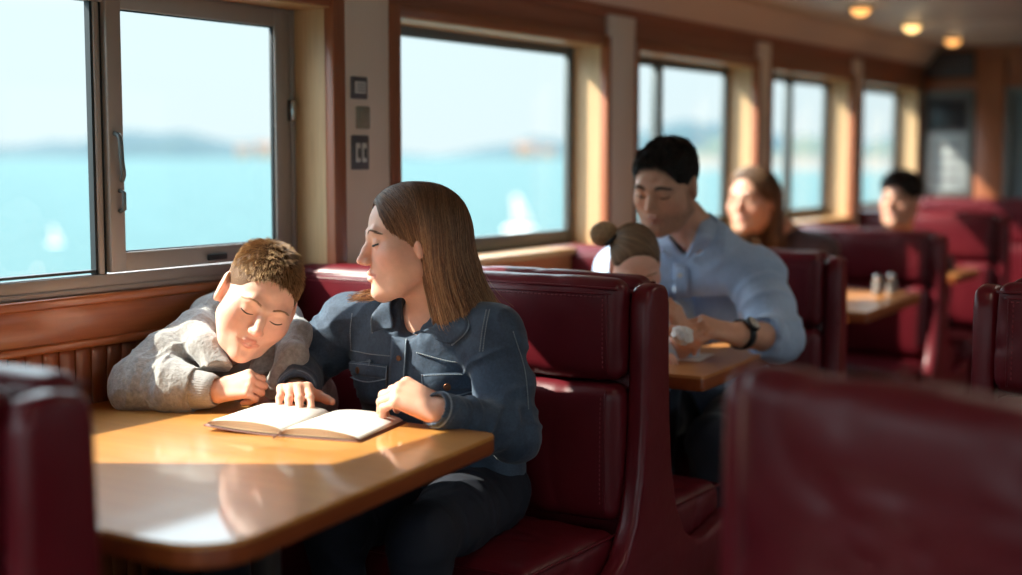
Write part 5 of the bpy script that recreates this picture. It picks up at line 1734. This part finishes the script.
def build_man():
    mo = empty('person', (4.0, 1.70, 0)); tag(mo, 'dark haired man with stubble in a light blue shirt, looking down at the table', 'person')
    SK = lin(214, 160, 132)
    face = vw(-.52, -.38, -.77); up = vw(-.14, .90, -.40)
    Mh = head_at(face, up, 1.09, (0, .083, -.008), 652, 198, 3.92)
    hl = head_sdf(jaw=1.06, nose=1.2, male=1.0, lid=.6, ear=1.08)
    shL = at(758, 276, 4.08); shR = at(622, 272, 4.22); nb = at(699, 236, 4.12)
    elL = at(777, 338, 3.93); wrL = at(737, 334, 3.78)
    elR = at(648, 375, 3.95); wrR = at(688, 338, 3.74)
    ch = V((3.98, 1.74, .84)); pel = V((4.08, 1.74, .50))
    b = SDF(); b.add(hl.moved(Mh)); n0 = Mh @ V((0, -.025, -.06))
    b.cap(n0, nb, .056, .062, k=.03); b.ell(tuple(ch), (.10, .17, .19), k=.05); b.cap(ch, pel, .10, .10, k=.05); b.cap(shR, shL, .05, k=.04)
    b.chain([shL, elL, wrL], [.05, .044, .033], k=.02); b.chain([shR, elR, wrR], [.05, .044, .033], k=.02)
    legs = []
    for hy, ky in ((1.63, 1.55), (1.85, 1.87)):
        hp = V((4.05, hy, .54)); kn = V((3.56, ky, .53)); an = V((3.58, ky, .10)); legs.append((hp, kn, an)); b.chain([hp, kn, an], [.075, .055, .04], k=.03)
    kL = at(706, 326, 3.735)
    hL, tp, _ = hand_sdf(wrL, kL - wrL, vw(-.05, .80, -.60), -1, 1.12, {'index': (34, 34, 18), 'middle': (38, 36, 18), 'ring': (42, 38, 20), 'pinky': (46, 40, 20)}, .8, ((.40, -.34), (.15, -.35), (.02, -.2)))
    hR, _, _ = hand_sdf(wrR, at(674, 308, 3.72) - wrR, vw(.75, .3, -.5), 1, .95, {n_: (30, 40, 25) for n_ in FING})
    b.add(hL); b.add(hR)
    sdf_obj('body', b, .0032, M['skin'], mo, person_col(Mh, SK, lin(176, 104, 92), lin(204, 136, 112), lin(92, 68, 56), .19))
    face_details(hl, Mh, mo, lin(44, 32, 26), .6, .0018, 1.5, 11)
    # shirt
    k = SDF()
    k.ell(tuple(ch + V((0, 0, -.02))), (.130, .205, .215), k=.05); k.cap(ch + V((.01, 0, -.06)), pel + V((0, 0, .03)), .135, .15, k=.06)
    k.cap(shR, shL, .066, k=.05); k.cap(nb, shL, .066, .066, k=.04); k.cap(nb, shR, .066, .066, k=.04)
    slL = elL.lerp(wrL, .10); slR = elR.lerp(wrR, .25)
    k.chain([shL, shL.lerp(elL, .5), elL, slL], [.076, .068, .062, .060], k=.03); k.chain([shR, shR.lerp(elR, .5), elR, slR], [.078, .074, .068, .060], k=.03)
    k.cap(n0 + V((-.02, 0, .02)), nb + V((-.02, 0, .01)), .064, .066, k=.008, op='s'); k.cap(nb + V((-.05, 0, .0)), nb + V((-.14, .01, -.09)), .05, .012, k=.01, op='s')
    k.disp = total(folds(10, .008, 21), limb_folds(shL, elL, .012, 18, 4, .14), limb_folds(shR, elR, .010, 18, 5, .14)); k.damp = .018
    so_ = sdf_obj('shirt', k, .006, M['shirt'], mo)
    dL = (wrL - elL).normalized()
    c = SDF(); c.cap(slL - dL * .04, slL + dL * .025, .068, .065, k=.004); c.cap(slL - dL * .02, slL + dL * .06, .052, .052, k=.004, op='s'); c.disp = folds(40, .003, 4); c.damp = .006
    sdf_obj('rolled_cuff', c, .004, M['shirt'], so_)
    kt = SDF(); kt.ps = k.ps[:5]; S = Surf(None, kt.mesh(.008))
    patch('button_band', S, [(674, 262), (688, 266), (690, 340), (674, 340)], M['shirt'], so_, .008, .004, 4, 14)
    for v in (275, 300, 325): button(S, 681, v, .0065, M['bone'], so_, .012)
    nF = vw(0, .1, -1) * .01
    T1 = S.hit(706, 247)[0] + nF; T2 = S.hit(655, 250)[0] + nF; F1 = S.hit(684, 262)[0] + nF; F2 = S.hit(672, 262)[0] + nF
    inner = [F1, at(696, 234, 4.00), at(702, 215, 4.09), at(688, 208, 4.24), at(655, 222, 4.18), F2]
    outer = [T1, at(713, 238, 3.99), at(715, 222, 4.10), at(692, 220, 4.28), at(643, 237, 4.18), T2]
    strip('collar', inner, outer, M['shirt'], so_, .006, 34, [(a + b_) / 2 + V((0, 0, .008)) + nF * .4 for a, b_ in zip(inner, outer)])
    # trousers and shoes
    j = SDF(); j.ell(tuple(pel), (.16, .20, .12), k=.05)
    for hp, kn, an in legs: j.chain([hp, hp.lerp(kn, .5), kn, an], [.10, .088, .072, .056], k=.03)
    j.disp = folds(12, .006, 9); j.damp = .01
    sdf_obj('trousers', j, .008, M['trousers'], mo)
    for hp, kn, an in legs:
        s = SDF(); s.ell((an.x - .08, an.y, .05), (.13, .046, .05), k=.03); s.box((an.x - .08, an.y, .013), (.14, .046, .013), rr=.01, k=.01); s.sph((an.x, an.y, .08), .05, k=.03)
        sdf_obj('shoe', s, .008, M['dark'], mo)
    # hair
    sh = SDF(); sh.ell((0, -.020, .034), (.0765, .0970, .0860), k=.02); sh.ell((0, .028, .048), (.065, .062, .062), k=.02)
    sh.ell((0, .110, .004), (.092, .068, .082), k=.010, op='s'); sh.ell((0, .0, -.120), (.064, .12, .086), k=.010, op='s'); sh.ell((0, -.09, -.11), (.11, .08, .080), k=.01, op='s')
    for s in (-1, 1): sh.ell((s * .085, -.012, -.012), (.026, .026, .036), k=.006, op='s')
    short_hair(Mh, [lin(30, 24, 22), lin(44, 34, 30), lin(58, 46, 40)], mo, 9000, .007, .022, 13, sh, hl, .5, .4)
    # wrist watch
    w = empty('wrist_watch', tuple(wrL)); tag(w, 'dark wrist watch with a pale dial on the left wrist of the man', 'watch')
    wp = wrL - dL * .022; a = vw(.1, .55, -.8); a = (a - dL * a.dot(dL)).normalized(); q = dL.cross(a)
    ringp = [tuple(wp + (a * math.cos(x) + q * math.sin(x)) * .0400 - wrL) for x in np.linspace(0, 2 * PI, 33)[:-1]]
    bm = bmesh.new(); rr = []
    for x in np.linspace(0, 2 * PI, 33)[:-1]:
        e = a * math.cos(x) + q * math.sin(x)
        rr.append([bm.verts.new(wp + e * r_ + dL * z_ - wrL) for r_, z_ in ((.037, -.012), (.0405, -.012), (.0405, .012), (.037, .012))])
    for i in range(32):
        A_ = rr[i]; B_ = rr[(i + 1) % 32]
        for t_ in range(4): bm.faces.new((A_[t_], A_[(t_ + 1) % 4], B_[(t_ + 1) % 4], B_[t_]))
    from_bm('strap', bm, M['dark'], w, True)
    cs = lathe('case', [(0, -.004), (.021, -.004), (.022, .004), (.0205, .008), (.018, .009), (0, .009)], M['dark'], w, 28)
    cs.location = wp + a * .042 - wrL; cs.rotation_euler = a.to_track_quat('Z', 'Y').to_euler()
    di = lathe('dial', [(0, .0085), (.0172, .0085), (.0172, .0098), (0, .0098)], M['bone'], w, 28); di.location = cs.location; di.rotation_euler = cs.rotation_euler
    for an_, ln_ in ((.6, .011), (2.5, .014)):
        h_ = box('watch_hand', -.0008, .0008, 0, ln_, .0098, .0106, M['dark'], di); h_.rotation_euler = (0, 0, an_)
    # crumpled tissue held in his fingers
    ti = empty('tissue', tuple(at(683, 336, 3.60))); tag(ti, 'crumpled white tissue under the fingers of the man in blue', 'tissue')
    s = SDF(); c_ = at(683, 336, 3.60)
    s.ell(tuple(c_), (.022, .026, .020), k=.01); s.ell(tuple(c_ + V((.01, .015, .004))), (.018, .016, .016), k=.01); s.disp = folds(70, .006, 2, sharp=2); s.damp = .008
    sdf_obj('crumpled_sheet', s, .0022, M['napkin'], ti)
build_man()

def build_child():
    co_ = empty('person', (3.80, 1.86, 0)); tag(co_, 'small child with fair hair tied in a bun, head bowed beside the man', 'person')
    SK = lin(234, 184, 160)
    face = vw(.12, -.62, -.77); up = vw(.02, .74, -.66)
    Mh = head_at(face, up, .87, (0, .085, .03), 641, 273, 3.74)
    hl = head_sdf(jaw=.88, nose=.75, child=1.0, lid=1.0, cheek=.003)
    b = SDF(); b.add(hl.moved(Mh)); n0 = Mh @ V((0, -.025, -.055)); nb = at(640, 306, 3.92)
    ch = V((3.855, 1.86, .83)); pel = V((3.93, 1.86, .68)); shL = at(668, 318, 3.88); shR = at(612, 316, 3.96)
    elL = at(684, 350, 3.86); wrL = at(664, 352, 3.76); elR = at(598, 350, 3.96); wrR = at(622, 352, 3.84)
    b.cap(n0, nb, .034, .036, k=.03); b.ell(tuple(ch), (.065, .09, .11), k=.04); b.cap(ch, pel, .07, .07, k=.04)
    b.chain([shL, elL, wrL], [.03, .026, .02], k=.02); b.chain([shR, elR, wrR], [.03, .026, .02], k=.02)
    for w_, sd in ((wrL, -1), (wrR, 1)):
        h_, _, _ = hand_sdf(w_, vw(-.1 * sd, -.3, -.9), vw(0, .9, -.3), sd, .62, {n_: (20, 25, 15) for n_ in FING}); b.add(h_)
    legs = [(V((3.88, 1.80, .68)), V((3.68, 1.76, .66)), V((3.66, 1.76, .40))), (V((3.88, 1.92, .68)), V((3.68, 1.97, .66)), V((3.66, 1.97, .40)))]
    for l in legs: b.chain(l, [.045, .035, .025], k=.02)
    sdf_obj('body', b, .0034, M['skin'], co_, person_col(Mh, SK, lin(198, 110, 100), lin(230, 144, 124)))
    face_details(hl, Mh, co_, lin(150, 112, 82), 1.0, .0012, .7, 15)
    k = SDF(); k.ell(tuple(ch), (.085, .115, .13), k=.04); k.cap(ch, pel, .09, .10, k=.05); k.cap(shR, shL, .04, k=.03); k.chain([shL, elL, wrL], [.044, .040, .030], k=.02); k.chain([shR, elR, wrR], [.044, .040, .030], k=.02)
    k.cap(n0, nb + V((0, 0, .02)), .042, .044, k=.006, op='s'); k.disp = folds(16, .005, 3); k.damp = .008
    sdf_obj('pale_top', k, .006, M['child_blue'], co_)
    j = SDF(); j.ell(tuple(pel), (.09, .11, .08), k=.04)
    for l in legs: j.chain(l, [.06, .05, .04], k=.02)
    sdf_obj('trousers', j, .007, M['trousers'], co_)
    for l in legs:
        s = SDF(); an = l[2]; s.ell((an.x - .04, an.y, an.z - .02), (.08, .034, .035), k=.02); s.sph(tuple(an), .036, k=.02); sdf_obj('shoe', s, .007, M['dark'], co_)
    sh = SDF(); sh.ell((0, -.019, .034), (.0750, .0945, .0835), k=.02); sh.ell((0, .020, .040), (.063, .060, .060), k=.02)
    sh.ell((0, .108, .010), (.090, .068, .090), k=.010, op='s'); sh.ell((0, .0, -.120), (.064, .12, .080), k=.010, op='s')
    for s in (-1, 1): sh.ell((s * .085, -.010, -.012), (.018, .022, .030), k=.006, op='s')
    cols = [lin(104, 80, 60), lin(128, 100, 76), lin(156, 124, 94)]
    rng = np.random.RandomState(4)
    base = sdf_obj('hair', sh.moved(Mh), .0035, M['hair_base'], co_, lambda v: np.tile(cols[0], (len(v), 1)))
    # combed back to the bun
    bun = np.array(Mh.inverted() @ at(614, 240, 3.80)); N = 3000
    d = rng.randn(N * 2, 3); d /= np.linalg.norm(d, axis=1, keepdims=True); p = (np.array((0, .0, .034)) + d * .12).astype(np.float32)
    for _ in range(6): p = p - sh.grad(p) * sh.ev(p)[:, None]
    p = p[(hl.ev(p) > .0008) & (p[:, 2] > -.05)][:N]; N = len(p)
    pth = comb(sh, p, lambda q, i: bun - q, 14, .0075, rng.rand(N) * .0018)
    strand_mesh('hair_strand', npm(Mh, pth.reshape(-1, 3)).reshape(N, 15, 3), .0006, .0003, M['hair'], base, tint_cols(N, cols, rng, .2))
    # the bun and the tie around it
    bs = SDF(); bs.ell(tuple(np.array(Mh.inverted() @ at(604, 234, 3.82))), (.040, .034, .036), k=.01)
    Mb = Mh
    bo_ = sdf_obj('hair_bun', bs.moved(Mh), .004, M['hair_base'], co_, lambda v: np.tile(lin(170, 134, 98), (len(v), 1)))
    pths = []
    for i in range(420):
        c0 = np.array(Mh.inverted() @ at(604, 234, 3.82)); ax = rng.randn(3); ax /= np.linalg.norm(ax); e1 = np.cross(ax, rng.randn(3)); e1 /= np.linalg.norm(e1); e2 = np.cross(ax, e1); r_ = 1.0 + .12 * rng.rand()
        t_ = np.linspace(0, 2.4 + rng.rand(), 10)
        pths.append(c0 + (np.cos(t_)[:, None] * e1 + np.sin(t_)[:, None] * e2) * np.array((.040, .034, .036)) * r_)
    strand_mesh('hair_strand', npm(Mh, np.array(pths).reshape(-1, 3)).reshape(420, 10, 3), .0009, .0004, M['hair'], bo_, tint_cols(420, [lin(176, 138, 100), lin(200, 162, 120), lin(222, 186, 142)], rng, .2))
    tb = [tuple(Mh @ V(tuple(bun + np.array((.006 * math.cos(0), 0, 0)) + .024 * (math.cos(x) * np.array((.75, .5, -.3)) + math.sin(x) * np.array((-.1, .6, .8)))) ) - parent_loc(bo_)) for x in np.linspace(0, 2 * PI, 20)[:-1]]
    tubes('hair_tie', [tb], .005, M['dark'], bo_, 6, True)
build_child()

def build_passenger(label, root, face, up, S, loc, u, v, d, headpar, SK, brow, top_mat, ch, pel, shw, hair_fn, seed, facing):
    po = empty('person', root); tag(po, label, 'person')
    Mh = head_at(face, up, S, loc, u, v, d); hl = head_sdf(**headpar)
    n0 = Mh @ V((0, -.025, -.06)); f = V(facing); l = V((-f.y, f.x, 0))
    shL = ch + l * shw + V((0, 0, .17)) * S; shR = ch - l * shw + V((0, 0, .17)) * S; nb = ch + V((0, 0, .24)) * S
    b = SDF(); b.add(hl.moved(Mh)); b.cap(n0, nb, .05 * S, .052 * S, k=.03); b.ell(tuple(ch), (.10 * S, .14 * S, .19 * S), k=.05); b.cap(ch, pel, .10, .10, k=.05)
    k = SDF(); k.ell(tuple(ch), (.125 * S, .170 * S, .21 * S), k=.05); k.cap(ch, pel, .125, .14, k=.05); k.cap(shL, shR, .06 * S, k=.05); k.cap(nb - V((0, 0, .02)), shL, .055, .058 * S, k=.03); k.cap(nb - V((0, 0, .02)), shR, .055, .058 * S, k=.03)
    for s_, sd in ((shL, -1), (shR, 1)):
        el = s_ + f * .12 + V((0, 0, -.24)) + l * (-.02 * sd); wr = el + f * .22 + V((0, 0, .045)) + l * (.06 * sd)
        b.chain([s_, el, wr], [.042, .038, .028], k=.02); k.chain([s_, el, el.lerp(wr, .85)], [.062, .056, .044], k=.03)
        h_, _, _ = hand_sdf(wr, f, (0, 0, 1), sd, S, {n_: (20, 25, 15) for n_ in FING}); b.add(h_)
    lg = []
    for sd in (-1, 1):
        hp = pel + l * (.09 * sd); kn = hp + f * .42; an = V((kn.x, kn.y, .10)); lg.append((hp, kn, an)); b.chain([hp, kn, an], [.07, .05, .038], k=.03)
    sdf_obj('body', b, .005, M['skin'], po, person_col(Mh, SK, lin(190, 110, 102), lin(220, 146, 124), None, .18))
    face_details(hl, Mh, po, brow, .6, .0018, 1.2, seed)
    k.cap(n0, nb + V((0, 0, .02)), .056 * S, .058 * S, k=.006, op='s'); k.disp = folds(12, .006, seed); k.damp = .01
    sdf_obj('knit_top', k, .008, top_mat, po)
    j = SDF(); j.ell(tuple(pel), (.15, .18, .11), k=.05)
    for c in lg: j.chain(c, [.09, .065, .05], k=.03)
    sdf_obj('trousers', j, .01, M['trousers'], po)
    for hp, kn, an in lg:
        s = SDF(); s.ell(tuple(V((an.x, an.y, .05)) + f * .06), (.12, .05, .05), k=.03); s.sph((an.x, an.y, .09), .048, k=.03); sdf_obj('shoe', s, .01, M['dark'], po)
    hair_fn(po, Mh, hl)

def long_hair_bg(po, Mh, hl):
    rng = np.random.RandomState(8); sh = SDF(); sh.ell((0, -.022, .034), (.0815, .1010, .0860), k=.02); sh.ell((0, .016, .048), (.070, .066, .066), k=.02)
    for s in (-1, 1): sh.cap((s * .046, -.046, .015), (s * .056, -.060, -.150), .0415, .034, k=.022)
    sh.cap((0, -.066, .0), (0, -.090, -.155), .056, .045, k=.022)
    sh.ell((0, .100, -.012), (.066, .062, .096), k=.012, op='s'); sh.ell((0, .066, -.125), (.060, .068, .08), k=.012, op='s')
    dk, md, lt = lin(70, 48, 36), lin(92, 64, 46), lin(160, 120, 84)
    base = sdf_obj('hair', sh.moved(Mh), .006, M['hair_base'], po, lambda v: np.tile(dk, (len(v), 1)))
    N = 2500; x = (rng.rand(N) * 2 - 1) * .08; P0 = np.c_[x, .06 - .16 * rng.rand(N), .03 + .09 * rng.rand(N)].astype(np.float32)
    for _ in range(6): P0 = P0 - sh.grad(P0) * sh.ev(P0)[:, None]
    sg = np.where(P0[:, 0] > 0, 1, -1)
    pth = comb(sh, P0, lambda p, i: np.c_[sg * np.clip((p[:, 2] - .03) / .08, 0, 1), -.3 * np.clip((p[:, 1] + .03) / .08, 0, 1), -np.ones(N)], 20, .012, rng.rand(N) * .004)
    strand_mesh('hair_strand', npm(Mh, pth.reshape(-1, 3)).reshape(N, 21, 3), .0012, .0006, M['hair'], base, tint_cols(N, [dk, md, md, lt], rng, .2))
def short_hair_bg(po, Mh, hl):
    sh = SDF(); sh.ell((0, -.020, .038), (.0800, .1000, .0900), k=.02); sh.ell((0, .030, .054), (.068, .066, .068), k=.02)
    sh.ell((0, .110, -.012), (.088, .064, .078), k=.010, op='s'); sh.ell((0, .0, -.120), (.064, .12, .086), k=.010, op='s'); sh.ell((0, -.09, -.13), (.11, .08, .075), k=.01, op='s')
    for s in (-1, 1): sh.ell((s * .085, -.014, -.012), (.018, .020, .028), k=.006, op='s')
    short_hair(Mh, [lin(40, 30, 26), lin(56, 42, 36)], po, 2500, .01, .03, 17, sh, hl, .5, .4, .0012)

build_passenger('woman with long brown hair sitting behind the man in blue, facing the windows', (5.62, 2.10, 0), vw(-.62, -.05, -.78), vw(0, 1, -.05), 1.15, (0, .08, -.01), 741, 203, 5.72,
                dict(jaw=.9, nose=1.0, lid=.5), lin(208, 154, 128), lin(84, 60, 46), M['top_dark'], V((5.60, 2.14, .72)), V((5.66, 2.10, .53)), .16, long_hair_bg, 19, (-1, 0, 0))
build_passenger('far man with dark hair whose head shows above the bench, near the bulkhead', (6.74, 1.98, 0), vw(-.66, -.06, -.75), vw(.05, 1, -.05), 1.08, (0, .08, -.01), 892, 202, 6.55,
                dict(jaw=1.05, nose=1.1, male=1.0, lid=.5), lin(204, 150, 124), lin(50, 36, 30), M['top_dark'], V((6.74, 1.99, .60)), V((6.78, 1.99, .53)), .19, short_hair_bg, 23, (-1, 0, 0))
